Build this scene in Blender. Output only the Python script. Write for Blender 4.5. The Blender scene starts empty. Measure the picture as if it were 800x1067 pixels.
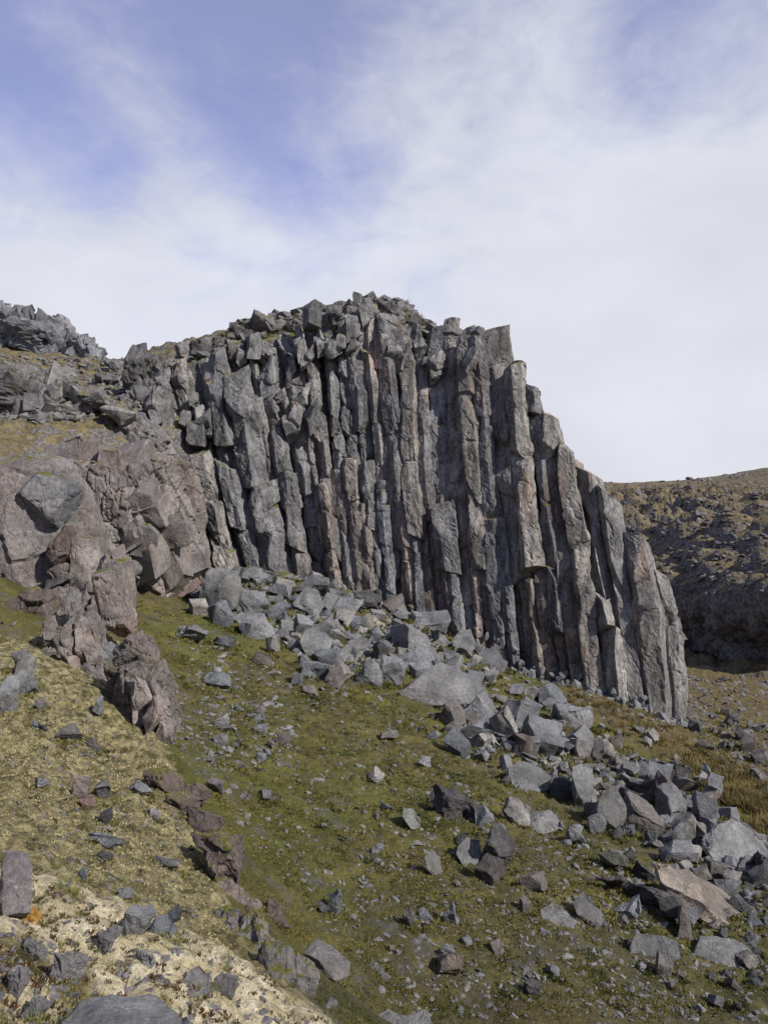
import bpy, bmesh, math, random
import numpy as np
from mathutils import Vector, Matrix
from mathutils.bvhtree import BVHTree

SC = bpy.context.scene
COL = SC.collection
F, CX, CY = 770.0, 400.0, 533.5          # focal length in photo pixels, level camera at the origin looking along +Y
SUN = np.array([0.62, -0.47, 0.60]); SUN /= np.linalg.norm(SUN)


def P(px, py, Y):
    return np.array([(px - CX) / F * Y, Y, (CY - py) / F * Y])


# ------------------------------------------------------------------ noise
_perm = np.random.RandomState(7).permutation(256).astype(np.int64)
_perm = np.concatenate([_perm, _perm, _perm])
_g = np.random.RandomState(8).normal(size=(256, 3)); _g /= np.linalg.norm(_g, axis=1)[:, None]


def pn(p):
    p = np.asarray(p, float)
    i = np.floor(p).astype(np.int64); f = p - i; i &= 255
    u = f * f * f * (f * (f * 6 - 15) + 10)
    out = 0
    for dx in (0, 1):
        wx = u[:, 0] if dx else 1 - u[:, 0]
        a = _perm[i[:, 0] + dx]
        for dy in (0, 1):
            wy = u[:, 1] if dy else 1 - u[:, 1]
            b = _perm[a + i[:, 1] + dy]
            for dz in (0, 1):
                wz = u[:, 2] if dz else 1 - u[:, 2]
                h = _perm[b + i[:, 2] + dz]
                g = _g[h]
                out = out + wx * wy * wz * (g[:, 0] * (f[:, 0] - dx) + g[:, 1] * (f[:, 1] - dy) + g[:, 2] * (f[:, 2] - dz))
    return out * 1.5


def fbm(p, octv=4, seed=0.0, gain=0.5, ridged=False):
    p = np.asarray(p, float) + seed * 17.31
    a, s, o = 1.0, 0.0, 0.0
    for k in range(octv):
        n = pn(p)
        if ridged: n = 1 - 2 * np.abs(n)
        o = o + a * n; s += a; a *= gain
        p = p * 2.03 + 11.7
    return o / s


def voro(p, seed=0):
    """F1, F2 distances and a random triple for the nearest cell (3D)."""
    p = np.asarray(p, float)
    i = np.floor(p).astype(np.int64)
    n = len(p)
    d1 = np.full(n, 9.0); d2 = np.full(n, 9.0); cid = np.zeros(n, np.int64); cp = np.zeros((n, 3))
    for dx in (-1, 0, 1):
        for dy in (-1, 0, 1):
            for dz in (-1, 0, 1):
                c = i + np.array([dx, dy, dz]); cc = (c + seed * 31) & 255
                h = _perm[_perm[_perm[cc[:, 0]] + cc[:, 1]] + cc[:, 2]]
                q = c + 0.5 + np.stack([_perm[h] / 256. - .5, _perm[h + 97] / 256. - .5, _perm[h + 193] / 256. - .5], 1) * 0.9
                d = np.linalg.norm(p - q, axis=1)
                b = d < d1
                d2 = np.where(b, d1, np.minimum(d2, d))
                cid = np.where(b, _perm[h + 55], cid); cp = np.where(b[:, None], q, cp)
                d1 = np.where(b, d, d1)
    return d1, d2, cid, cp


# ------------------------------------------------------------------ mesh helpers
def mesh(name, V, quads=None, tris=None, smooth=False):
    m = bpy.data.meshes.new(name)
    V = np.asarray(V, np.float32)
    parts, starts, tot = [], [], 0
    for fs, k in ((quads, 4), (tris, 3)):
        if fs is not None and len(fs):
            fs = np.asarray(fs, np.int32); parts.append(fs.ravel())
            starts.append(tot + np.arange(len(fs), dtype=np.int32) * k); tot += len(fs) * k
    L = np.concatenate(parts); S = np.concatenate(starts).astype(np.int32)
    m.vertices.add(len(V)); m.vertices.foreach_set("co", V.ravel())
    m.loops.add(len(L)); m.loops.foreach_set("vertex_index", L)
    m.polygons.add(len(S)); m.polygons.foreach_set("loop_start", S)
    m.update(calc_edges=True)
    m.polygons.foreach_set("use_smooth", np.full(len(S), smooth, bool))
    m.validate()
    return m


def vattr(m, name, arr):
    a = m.attributes.new(name, 'FLOAT_COLOR', 'POINT')
    c = np.ones((len(m.vertices), 4), np.float32); arr = np.asarray(arr)
    c[:, :arr.shape[1]] = arr
    a.data.foreach_set("color", c.ravel())


def obj(name, m, mat, parent=None, loc=None, color=None):
    o = bpy.data.objects.new(name, m)
    if not m.materials: m.materials.append(mat)
    COL.objects.link(o)
    if parent is not None: o.parent = parent
    if loc is not None: o.location = loc
    if color is not None: o.color = (color[0], color[1], color[2], 1)
    return o


def empty(name, loc):
    o = bpy.data.objects.new(name, None); o.empty_display_size = .3; COL.objects.link(o); o.location = loc
    return o


def tag(o, label, cat, group=None):
    o['label'] = label; o['category'] = cat
    if group: o['group'] = group
    return o


def gridq(nr, nc):
    a = (np.arange(nr - 1)[:, None] * nc + np.arange(nc - 1)[None, :]).ravel()
    return np.stack([a, a + 1, a + nc + 1, a + nc], 1)


def grid_normals(V, nr, nc):
    G = V.reshape(nr, nc, 3)
    n = np.cross(np.gradient(G, axis=1).reshape(-1, 3), np.gradient(G, axis=0).reshape(-1, 3))
    return n / (np.linalg.norm(n, axis=1)[:, None] + 1e-9)


# ------------------------------------------------------------------ materials
class NT:
    def __init__(s, name):
        s.m = bpy.data.materials.new(name); s.m.use_nodes = True
        s.t = s.m.node_tree; s.t.nodes.clear()
        s.out = s.n('ShaderNodeOutputMaterial'); s.b = s.n('ShaderNodeBsdfPrincipled')
        s.b.inputs['Roughness'].default_value = .9
        s.b.inputs['Specular IOR Level'].default_value = .25
        s.l(s.b.outputs[0], s.out.inputs[0])
        s.geo = s.n('ShaderNodeNewGeometry')
        s.pos = s.geo.outputs['Position']

    def n(s, k): return s.t.nodes.new(k)

    def l(s, a, b): s.t.links.new(a, b)

    def put(s, sock, v):
        if hasattr(v, 'is_output'): s.l(v, sock)
        else: sock.default_value = v

    def mapv(s, scale, rot=(0, 0, 0)):
        m = s.n('ShaderNodeMapping'); s.l(s.pos, m.inputs[0]); m.inputs['Scale'].default_value = scale; m.inputs['Rotation'].default_value = rot
        return m.outputs[0]

    def noise(s, scale, det=4, rough=.55, vec=None, dist=0):
        n = s.n('ShaderNodeTexNoise'); s.l(vec or s.pos, n.inputs['Vector'])
        n.inputs['Scale'].default_value = scale; n.inputs['Detail'].default_value = det; n.inputs['Roughness'].default_value = rough; n.inputs['Distortion'].default_value = dist
        return n.outputs[0]

    def voro(s, scale, vec=None, feat='F1'):
        n = s.n('ShaderNodeTexVoronoi'); n.feature = feat; s.l(vec or s.pos, n.inputs['Vector']); n.inputs['Scale'].default_value = scale
        return n.outputs[0]

    def ramp(s, v, a, b, lo=0., hi=1.):
        n = s.n('ShaderNodeMapRange'); n.interpolation_type = 'SMOOTHSTEP'; s.put(n.inputs[0], v)
        for i, x in zip((1, 2, 3, 4), (a, b, lo, hi)): n.inputs[i].default_value = x
        return n.outputs[0]

    def math(s, op, a, b=0.):
        n = s.n('ShaderNodeMath'); n.operation = op; s.put(n.inputs[0], a); s.put(n.inputs[1], b)
        return n.outputs[0]

    def mix(s, f, a, b, mode='MIX'):
        n = s.n('ShaderNodeMix'); n.data_type = 'RGBA'; n.blend_type = mode
        s.put(n.inputs[0], f)
        for i, v in ((6, a), (7, b)):
            s.put(n.inputs[i], v if hasattr(v, 'is_output') else (v[0], v[1], v[2], 1))
        return n.outputs[2]

    def gray(s, v):
        n = s.n('ShaderNodeCombineColor')
        for i in range(3): s.put(n.inputs[i], v)
        return n.outputs[0]

    def nz(s):
        n = s.n('ShaderNodeSeparateXYZ'); s.l(s.geo.outputs['Normal'], n.inputs[0]); return n.outputs[2]

    def attr(s, name):
        n = s.n('ShaderNodeAttribute'); n.attribute_name = name
        q = s.n('ShaderNodeSeparateColor'); s.l(n.outputs['Color'], q.inputs[0]); return q.outputs

    def objcol(s):
        n = s.n('ShaderNodeObjectInfo'); return n.outputs['Color']

    def bump(s, h, strength, dist, prev=None):
        n = s.n('ShaderNodeBump'); n.inputs['Strength'].default_value = strength; n.inputs['Distance'].default_value = dist
        s.l(h, n.inputs['Height'])
        if prev is not None: s.l(prev, n.inputs['Normal'])
        return n.outputs[0]

    def done(s, col, nrm=None):
        s.put(s.b.inputs['Base Color'], col)
        if nrm is not None: s.l(nrm, s.b.inputs['Normal'])
        return s.m


MOSS_Y = (.20, .165, .055)
MOSS_G = (.085, .095, .018)


def rock_material(name, k=1.0, moss=.0, lichen=.0, orange=.0, pits=.4, streak=False, warm=0.0, speck=0.0, cracks=0.0, lc=(.30, .30, .25), bd=.22):
    """k: size of the texture in metres; the rock's own tint comes from the object's colour."""
    s = NT(name)
    col = s.objcol()
    big = s.noise(.45 / k, 5, .6)
    fine = s.noise(5.0 / k, 8, .65)
    col = s.mix(1, col, s.gray(s.ramp(big, .3, .7, .66, 1.28)), 'MULTIPLY')
    col = s.mix(1, col, s.gray(s.ramp(fine, .25, .75, .66, 1.3)), 'MULTIPLY')
    if streak:
        sv = s.mapv((1.6, 1.6, .22), (0, .16, 0))
        st = s.noise(1.6 / k, 6, .6, sv)
        col = s.mix(1, col, s.gray(s.ramp(st, .3, .7, .6, 1.28)), 'MULTIPLY')
        red = s.math('MULTIPLY', s.ramp(s.noise(.5, 3, .5, s.mapv((1.5, 1.5, .35))), .57, .72), .55)
        col = s.mix(red, col, s.mix(1, col, (1.45, 1.02, .8), 'MULTIPLY'))
    if warm:
        col = s.mix(s.math('MULTIPLY', s.ramp(s.noise(.35 / k, 4), .42, .62), warm), col, s.mix(1, col, (1.12, .95, .88), 'MULTIPLY'))
    if lichen:
        li = s.ramp(s.noise(2.2 / k, 10, .75), .58, .66)
        col = s.mix(s.math('MULTIPLY', li, lichen), col, lc)
    if speck:
        sp = s.ramp(s.voro(9.0 / k), .16, .10)
        sp = s.math('MULTIPLY', sp, s.ramp(s.noise(3.0 / k, 3), .45, .6))
        col = s.mix(s.math('MULTIPLY', sp, speck), col, (.42, .42, .22))
    if orange:
        og = s.ramp(s.noise(1.1 / k, 9, .72), .64, .70)
        col = s.mix(s.math('MULTIPLY', og, orange), col, (.26, .13, .03))
    if moss:
        mn = s.math('ADD', s.nz(), s.math('MULTIPLY', s.math('SUBTRACT', s.noise(1.3 / k, 6, .65), .5), 1.5))
        mk = s.ramp(mn, .95 - moss, 1.12 - moss)
        mc = s.mix(s.ramp(s.noise(.8 / k, 5, .7), .35, .65), MOSS_G, MOSS_Y)
        mc = s.mix(1, mc, s.gray(s.ramp(s.noise(14 / k, 4, .7), .3, .7, .55, 1.35)), 'MULTIPLY')
        col = s.mix(mk, col, mc)
    ck = None
    if cracks:
        wv = s.n('ShaderNodeVectorMath'); wv.operation = 'MULTIPLY_ADD'
        ns = s.n('ShaderNodeTexNoise'); s.l(s.pos, ns.inputs['Vector']); ns.inputs['Scale'].default_value = 1.6 / k; ns.inputs['Detail'].default_value = 5
        s.l(ns.outputs['Color'], wv.inputs[0]); wv.inputs[1].default_value = (.5 * k, .5 * k, .9 * k); s.l(s.mapv((1.15 / k, 1.15 / k, .42 / k), (.1, .28, .2)), wv.inputs[2])
        v1 = s.voro(1.0, wv.outputs[0], 'DISTANCE_TO_EDGE'); v2 = s.voro(2.7, wv.outputs[0], 'DISTANCE_TO_EDGE')
        ck = s.math('MULTIPLY', s.ramp(v1, .0, .035), s.ramp(v2, -.01, .03, .45, 1))
        col = s.mix(cracks, col, s.mix(1, col, s.gray(s.ramp(ck, 0, 1, .42, 1.0)), 'MULTIPLY'))
    h = s.math('ADD', s.noise(2.4 / k, 10, .62), s.math('MULTIPLY', s.noise(16 / k, 5, .6), pits))
    if ck is not None: h = s.math('ADD', h, s.math('MULTIPLY', ck, .18))
    nb = s.bump(h, .9, bd * k)
    return s.done(col, nb)


def ground_material():
    s = NT('mossy_ground')
    z = s.attr('zone')      # r: yellowish left slope, g: cream moss of the near bank, b: brown grass under the cliff
    n0 = s.noise(.22, 5, .6); n1 = s.noise(.55, 6, .62); n2 = s.noise(3.2, 7, .68); n3 = s.noise(22, 6, .75); n4 = s.noise(90, 3, .7)
    base = s.mix(s.ramp(n1, .36, .64), (.062, .063, .014), (.145, .126, .034))
    base = s.mix(s.math('MULTIPLY', s.ramp(n0, .5, .66), .55), base, (.11, .13, .022))
    base = s.mix(s.math('MULTIPLY', s.ramp(n0, .5, .36), .5), base, (.10, .082, .045))
    base = s.mix(s.math('MULTIPLY', s.ramp(n2, .5, .72), .7), base, (.21, .175, .055))
    base = s.mix(s.math('MULTIPLY', s.ramp(s.noise(.9, 9, .72), .53, .66), .8), base, (.085, .062, .036))
    base = s.mix(s.math('MULTIPLY', s.ramp(s.noise(1.3, 9, .74), .52, .64), .8), base, (.125, .118, .105))
    yel = s.mix(s.ramp(n2, .34, .62), (.13, .108, .038), (.42, .365, .195))
    yel = s.mix(s.math('MULTIPLY', s.ramp(s.noise(4.5, 9, .78), .48, .60), .9), yel, (.055, .052, .016))
    yel = s.mix(s.math('MULTIPLY', s.ramp(s.noise(3.1, 9, .78), .58, .66), .75), yel, (.14, .13, .12))
    cream = s.mix(s.ramp(s.noise(5, 6, .6), .38, .60), (.56, .475, .28), (.78, .69, .48))
    dark = s.mix(s.ramp(s.noise(30, 4, .6), .4, .6), (.05, .055, .02), (.11, .04, .025))
    cream = s.mix(s.math('MULTIPLY', s.ramp(s.noise(4.5, 8, .74), .60, .67), .8), cream, dark)
    cream = s.mix(s.math('MULTIPLY', s.ramp(s.noise(1.9, 8, .74), .57, .66), .85), cream, (.20, .185, .18))
    brn = s.mix(s.ramp(n2, .36, .62), (.065, .056, .018), (.16, .118, .046))
    wob = s.math('MULTIPLY', s.math('SUBTRACT', n2, .5), 1.1)
    zr = s.ramp(s.math('ADD', z[0], wob), .35, .65)
    zg = s.ramp(s.math('ADD', z[1], wob), .35, .65)
    zb = s.ramp(s.math('ADD', z[2], wob), .35, .65)
    c = s.mix(zb, base, brn); c = s.mix(zr, c, yel); c = s.mix(zg, c, cream)
    c = s.mix(1, c, s.gray(s.ramp(n3, .25, .75, .45, 1.25)), 'MULTIPLY')
    c = s.mix(1, c, s.gray(s.ramp(n4, .25, .75, .7, 1.25)), 'MULTIPLY')
    b = s.bump(n3, .9, .06); b = s.bump(n4, .6, .015, b)
    return s.done(c, b)


def hill_material(name, k, veg_a, veg_b, rock, cover=.0):
    s = NT(name)
    n1 = s.noise(.12 / k, 7, .66); n2 = s.noise(.6 / k, 7, .7); n3 = s.noise(3 / k, 6, .7)
    veg = s.mix(s.ramp(n2, .36, .64), veg_a, veg_b)
    rk = s.mix(s.ramp(n3, .3, .7), [x * .6 for x in rock], [x * 1.3 for x in rock])
    up = s.math('ADD', s.nz(), s.math('MULTIPLY', s.math('SUBTRACT', n2, .5), 1.6))
    c = s.mix(s.ramp(up, .42 - cover, .72 - cover), rk, veg)
    c = s.mix(s.math('MULTIPLY', s.ramp(s.noise(1.1 / k, 8, .75), .54, .64), .8), c, rk)
    c = s.mix(1, c, s.gray(s.ramp(n3, .25, .75, .6, 1.3)), 'MULTIPLY')
    return s.done(c, s.bump(s.math('ADD', n3, n2), .9, .35 * k))


def plain(name, a, b, scale):
    s = NT(name)
    return s.done(s.mix(s.ramp(s.noise(scale, 4, .6), .35, .65), a, b))


M_CLIFF = rock_material('columnar_rock', 1.0, moss=.16, lichen=.28, orange=.30, pits=.35, streak=True, cracks=.8, bd=.13)
M_BED = rock_material('cliff_bedrock', 1.0, moss=.42, lichen=.15, orange=.3, pits=.5)
M_OUT = rock_material('jointed_outcrop_rock', .6, moss=.10, lichen=.2, orange=.12, warm=.6, cracks=.28)
M_CRAG = rock_material('crag_rock', .9, moss=.16, lichen=.2, orange=.2, cracks=.5)
M_BOULD = rock_material('boulder_rock', .6, moss=.0, lichen=.4, orange=.12, pits=.6)
M_SCARP = rock_material('scarp_rock', .25, moss=.22, lichen=.3, orange=.1, pits=.7, cracks=.6)
M_NEAR = rock_material('near_rock', .09, moss=.0, lichen=.75, orange=.12, pits=.8, speck=.9, lc=(.40, .40, .34))
M_GRAVEL = rock_material('loose_stone', .2, lichen=.3, pits=.5)
M_GROUND = ground_material()
M_HILLS = hill_material('hillside_cover', .45, (.085, .072, .032), (.20, .16, .078), (.16, .15, .145), -.02)
M_FAR = hill_material('far_hill_cover', 1.3, (.10, .080, .042), (.21, .165, .09), (.135, .125, .118), -.06)
M_GRASS = plain('dry_grass', (.085, .07, .022), (.20, .15, .058), .9)
M_MOSSG = plain('moss_cushion', (.052, .060, .012), (.16, .138, .042), .6)
M_MOSSC = plain('pale_moss', (.30, .26, .12), (.62, .54, .34), 5)
M_MOSSL = plain('lichen_moss', (.10, .09, .03), (.42, .36, .19), 7)
M_MOSSO = plain('orange_moss', (.11, .06, .014), (.27, .15, .035), 40)
M_TWIG = plain('low_shrub', (.045, .05, .014), (.10, .04, .02), 9)

# ------------------------------------------------------------------ ground: thin-plate surface through surveyed points
GP = [  # photo pixel and distance
    (200, 592, 45.3), (260, 592, 45.8), (330, 606, 45.8), (400, 628, 45), (455, 655, 43.8), (500, 683, 42.5), (560, 708, 41.2), (610, 720, 40.2), (660, 738, 39), (705, 752, 40), (760, 790, 34),
    (230, 640, 36), (330, 680, 32), (430, 720, 30), (530, 760, 28.5), (620, 800, 26), (700, 850, 21.5), (790, 890, 18.5),
    (190, 690, 25), (250, 760, 20), (300, 800, 17.3), (400, 800, 18.5), (500, 850, 16.5), (600, 900, 14.5), (700, 950, 13), (790, 1000, 12),
    (260, 850, 13), (300, 930, 10.6), (400, 950, 10.8), (500, 1000, 10), (600, 1050, 9.4), (400, 1067, 8.2), (320, 985, 9.2),
    (180, 795, 12.8), (200, 860, 9.3), (232, 930, 7), (268, 990, 5.7), (335, 1062, 4.5), (100, 800, 12), (100, 720, 15.5), (20, 700, 15), (0, 800, 9), (0, 860, 6.3), (100, 880, 7.2), (60, 925, 5), (150, 960, 5), (215, 1000, 4.6),
    (0, 905, 3.5), (50, 905, 3.5), (110, 945, 3.4), (180, 978, 3.3), (250, 1012, 3.2), (330, 1067, 3.0), (0, 1000, 2.6), (100, 1067, 2.4), (200, 1067, 2.6),
    (-200, 800, 9), (-200, 950, 3.4), (-200, 650, 16), (-150, 560, 26), (60, 640, 23), (110, 640, 27), (140, 622, 34), (180, 600, 42), (0, 600, 26),
    (950, 900, 20), (1000, 1067, 10.5), (860, 800, 32)]
gp = np.array([P(*a) for a in GP] + [(-12, 60, -3), (10, 60, -10), (25, 52, -13.5), (36, 46, -15), (0, .4, -1.72), (1, .9, -2.4), (3, 2, -4.3), (8, 3, -7), (-3, 0, -.7), (20, 3, -11.5), (-25, 20, 3), (-25, 45, 3), (45, 60, -16)])


def _U(r2): return np.where(r2 > 1e-12, r2 * np.log(r2 + 1e-12), 0)


def tps_fit(q):
    n = len(q); d = ((q[:, None, :2] - q[None, :, :2]) ** 2).sum(2)
    A = np.zeros((n + 3, n + 3)); A[:n, :n] = _U(d) + np.eye(n) * .6; A[:n, n] = 1; A[:n, n + 1:] = q[:, :2]; A[n:, :n] = A[:n, n:].T
    return np.linalg.solve(A, np.concatenate([q[:, 2], np.zeros(3)]))


TW = tps_fit(gp)


def ground_z(x, y):
    o = np.zeros(len(x))
    for s in range(0, len(x), 40000):
        X, Y = x[s:s + 40000], y[s:s + 40000]
        d = (X[:, None] - gp[None, :, 0]) ** 2 + (Y[:, None] - gp[None, :, 1]) ** 2
        o[s:s + 40000] = _U(d) @ TW[:len(gp)] + TW[-3] + X * TW[-2] + Y * TW[-1]
    return o


def proj(V):
    return CX + V[:, 0] / V[:, 1] * F, CY - V[:, 2] / V[:, 1] * F


def line_side(px, py, pts):
    """how far right of a polyline x(y) a pixel lies"""
    pts = np.array(sorted(pts, key=lambda a: a[1]))
    return px - np.interp(py, pts[:, 1], pts[:, 0])


EDGE_LEFT = [(60, 560), (130, 640), (150, 720), (180, 790), (200, 850), (228, 920), (262, 985), (335, 1062), (400, 1120)]
EDGE_NEAR = [(-200, 860), (40, 880), (110, 935), (180, 968), (255, 1003), (345, 1065), (420, 1120)]


def make_ground():
    nr, nc = 760, 660
    Y = np.exp(np.linspace(math.log(.8), math.log(64), nr)); U = np.linspace(-1.0, 1.0, nc)
    YY, UU = np.meshgrid(Y, U, indexing='ij'); x = (UU * YY).ravel(); y = YY.ravel()
    z = ground_z(x, y)
    V = np.stack([x, y, z], 1)
    px, py = proj(V)
    left = np.clip(.5 - line_side(px, py, EDGE_LEFT) / 30, 0, 1) * np.clip((py - 640) / 60, 0, 1)
    en = np.array(EDGE_NEAR); crest = np.interp(px, np.array(EDGE_NEAR)[:, 0], np.array(EDGE_NEAR)[:, 1]); near = np.clip(.5 + (py - np.interp(px, en[:, 0], en[:, 1])) / 26, 0, 1) * np.clip((5.2 - y) / .6, 0, 1)
    lump = near.copy(); near = near * (1 - .52 * np.clip((py - crest - 45) / 55, 0, 1))
    cb = np.array([(480, 690), (560, 720), (640, 760), (700, 790), (800, 850), (900, 900)])
    brown = np.clip(.5 + (np.interp(px, cb[:, 0], cb[:, 1]) - py) / 30, 0, 1) * np.clip((px - 560) / 60, 0, 1)
    q = np.stack([x, y, z * 0], 1)
    amp = np.clip(y / 14, .22, 1.6)
    V[:, 2] += fbm(q * .55, 3) * .22 * np.clip(y / 9, .15, 1.3)
    V[:, 2] += fbm(q * 2.6, 4, 3, .6) * .11 * amp * (1 - .3 * near)
    V[:, 2] += np.abs(fbm(q * 8, 3, 5, .6)) * .10 * np.clip(y / 14, .25, 1.2)
    cl = voro((q + np.stack([fbm(q * 3, 2, 1), fbm(q * 3, 2, 2), q[:, 2]], 1) * .12) * np.array([4.2, 4.2, 0]) + .3)[0]
    V[:, 2] += lump * (np.sqrt(np.clip(.66 - cl, 0, 1)) * .10 + fbm(q * 20, 3, 2) * .004 - .04)
    cl2 = voro(q * np.array([3.2, 3.2, 0]) + 5.3)[0]
    cl3 = voro((q + np.stack([fbm(q * 3, 2, 4), fbm(q * 3, 2, 5), q[:, 2]], 1) * .1) * np.array([7., 7., 0]) + 9.3)[0]
    V[:, 2] += (1 - lump) * (np.clip(.6 - cl2, 0, 1) * .11 * amp + left * np.clip(.6 - cl3, 0, 1) * .13)
    m = mesh('ground', V, gridq(nr, nc), smooth=True)
    vattr(m, 'zone', np.stack([left, near, brown], 1))
    o = obj('ground', m, M_GROUND); o['kind'] = 'structure'
    st = np.arange(nr * nc).reshape(nr, nc)[::3, ::3]
    Vc = V[st.ravel()]
    return BVHTree.FromPolygons(Vc.tolist(), gridq(st.shape[0], st.shape[1]).tolist())


BVH = make_ground()


def make_surround():
    """unseen slopes added beside and behind the viewpoint to block skylight"""
    nr = nc = 150
    X, Yv = np.meshgrid(np.linspace(-160, 200, nc), np.linspace(-160, 260, nr), indexing='ij'); x, y = X.ravel(), Yv.ravel()
    z = -2.6 - .30 * x + .0 * y
    z = np.where(x > 30, -11.6 + np.maximum(x - 48, 0) * .32, z); z = np.minimum(z, 40) - .6
    z += np.clip(-y - 3, 0, 90) * .42  # rise behind the viewpoint, shaped to cut sky fill and deepen shade
    inf = (y > .4) & (np.abs(x) < y * 1.02) ; z = np.where(inf, z - 40, z)
    V = np.stack([x, y, z], 1); V[:, 2] += fbm(V * .08, 4, 3) * 1.2 * np.clip(np.hypot(x, y) / 30, 0, 1)
    q = gridq(nc, nr); keep = ~inf[q].any(1)
    o = obj('sky_blocking_terrain', mesh('sky_blocking_terrain', V, q[keep][:, ::-1], smooth=True), M_HILLS); o['kind'] = 'structure'


make_surround()


# ------------------------------------------------------------------ patches (left hillside, hill across the gully)
def cr(pts, n):
    """Catmull-Rom along axis 0"""
    pts = np.asarray(pts, float); k = len(pts)
    t = np.linspace(0, k - 1, n); i = np.clip(t.astype(int), 0, k - 2); f = (t - i)
    f = f.reshape((-1,) + (1,) * (pts.ndim - 1))
    g = lambda j: pts[np.clip(j, 0, k - 1)]
    p0, p1, p2, p3 = g(i - 1), g(i), g(i + 1), g(i + 2)
    return .5 * (2 * p1 + (p2 - p0) * f + (2 * p0 - 5 * p1 + 4 * p2 - p3) * f ** 2 + (3 * p1 - p0 - 3 * p2 + p3) * f ** 3)


def patch(name, rows, nr, nc, mat, disp):
    W = np.array([[P(*c) for c in r] for r in rows])
    W = cr(W, nr); W = cr(W.transpose(1, 0, 2), nc).transpose(1, 0, 2)
    V = W.reshape(-1, 3); N = grid_normals(V, nr, nc)
    flip = (N * -V).sum(1).mean() < 0
    if flip: N = -N
    V = V + N * disp(V, N)[:, None]
    q = gridq(nr, nc)
    if flip: q = q[:, ::-1]
    m = mesh(name, V, q, smooth=True)
    o = obj(name, m, mat); o['kind'] = 'structure'
    st = np.arange(nr * nc).reshape(nr, nc)[::3, ::3]
    return BVHTree.FromPolygons(V[st.ravel()].tolist(), gridq(st.shape[0], st.shape[1]).tolist())


def d_left(V, N):
    v1 = voro(V * .55, 2)
    return fbm(V * .35, 4, 2) * .55 + np.clip(.55 - v1[0], 0, 1) * .75 + fbm(V * 2.2, 4, 4, .6) * .28


BVH_L = patch('hillside', [
    [(-300, 300, 100), (-60, 345, 95), (20, 366, 85), (75, 372, 78), (122, 375, 72), (165, 362, 66), (240, 345, 62)],
    [(-300, 330, 80), (-60, 372, 74), (20, 382, 70), (75, 388, 65), (122, 390, 60), (165, 385, 57), (240, 370, 56)],
    [(-300, 370, 58), (-60, 402, 55), (20, 410, 52), (75, 412, 50), (122, 412, 49), (165, 420, 49), (240, 420, 52)],
    [(-300, 420, 42), (-60, 436, 41), (20, 438, 40), (75, 438, 40), (122, 450, 42), (165, 470, 45), (240, 470, 51)],
    [(-300, 470, 32), (-60, 470, 33), (20, 480, 34), (75, 520, 38), (122, 540, 41), (165, 560, 45), (240, 560, 50)],
    [(-300, 560, 24), (-60, 590, 26), (20, 620, 28), (75, 640, 34), (122, 640, 40), (165, 640, 45), (240, 640, 50)]], 330, 330, M_HILLS, d_left)


def d_far(V, N):
    py = CY - V[:, 2] / V[:, 1] * F; px = CX + V[:, 0] / V[:, 1] * F
    a = np.clip((V[:, 1] - 50) / 60, .35, 2.4)
    v = voro(V * .16, 4); v2 = voro(V * .5, 6)
    r = fbm(V * .09, 5, 6, .55, True)
    up = np.clip((py - 500) / 50, .03, 1)
    wall = np.exp(-((py - 645) / 45.) ** 2) * (px > 670)
    return up * a * (r * 1.5 + np.clip(.55 - v[0], 0, 1) ** .7 * 4.6 + np.clip(.5 - v2[0], 0, 1) * 1.2 + fbm(V * .8, 4, 8, .6) * .6) + wall * (v2[1] - v2[0]) * .9


BVH_F = patch('hill', [
    [(480, 496, 420), (600, 503, 350), (690, 502, 300), (740, 497, 265), (790, 489, 235), (850, 478, 215), (1000, 450, 190)],
    [(480, 508, 300), (600, 516, 250), (690, 516, 205), (740, 512, 185), (790, 506, 165), (850, 496, 152), (1000, 470, 138)],
    [(480, 540, 210), (600, 545, 175), (690, 550, 138), (740, 545, 125), (790, 538, 115), (850, 530, 107), (1000, 510, 96)],
    [(480, 590, 170), (600, 592, 140), (690, 592, 113), (740, 588, 102), (790, 582, 94), (850, 575, 88), (1000, 560, 78)],
    [(480, 620, 160), (600, 620, 130), (690, 622, 104), (740, 622, 94), (790, 618, 85), (850, 612, 79), (1000, 605, 69)],
    [(480, 650, 163), (600, 650, 133), (690, 658, 108), (740, 664, 98), (790, 666, 89), (850, 664, 83), (1000, 664, 73)],
    [(480, 668, 160), (600, 670, 130), (690, 690, 106), (740, 698, 96), (790, 703, 87), (850, 705, 80), (1000, 715, 70)],
    [(480, 680, 120), (600, 690, 100), (690, 728, 76), (740, 735, 68), (790, 745, 60), (850, 755, 54), (1000, 770, 46)],
    [(480, 720, 70), (600, 730, 62), (690, 775, 52), (740, 790, 46), (790, 800, 42), (850, 815, 38), (1000, 830, 34)],
    [(480, 790, 45), (600, 800, 42), (690, 830, 38), (740, 850, 34), (790, 870, 31), (850, 880, 29), (1000, 890, 27)]], 420, 420, M_FAR, d_far)


def hit(px, py, trees=(None,)):
    d = Vector(((px - CX) / F, 1, (CY - py) / F)); best = None
    for t in (BVH, BVH_L, BVH_F) if trees == (None,) else trees:
        r = t.ray_cast(Vector((0, 0, 0)), d.normalized())
        if r[0] is not None and (best is None or r[0].y < best.y): best = r[0]
    return best


def drop(x, y, t):
    r = t.ray_cast(Vector((x, y, 80)), Vector((0, 0, -1)))
    return None if r[0] is None else r[0].z


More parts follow.
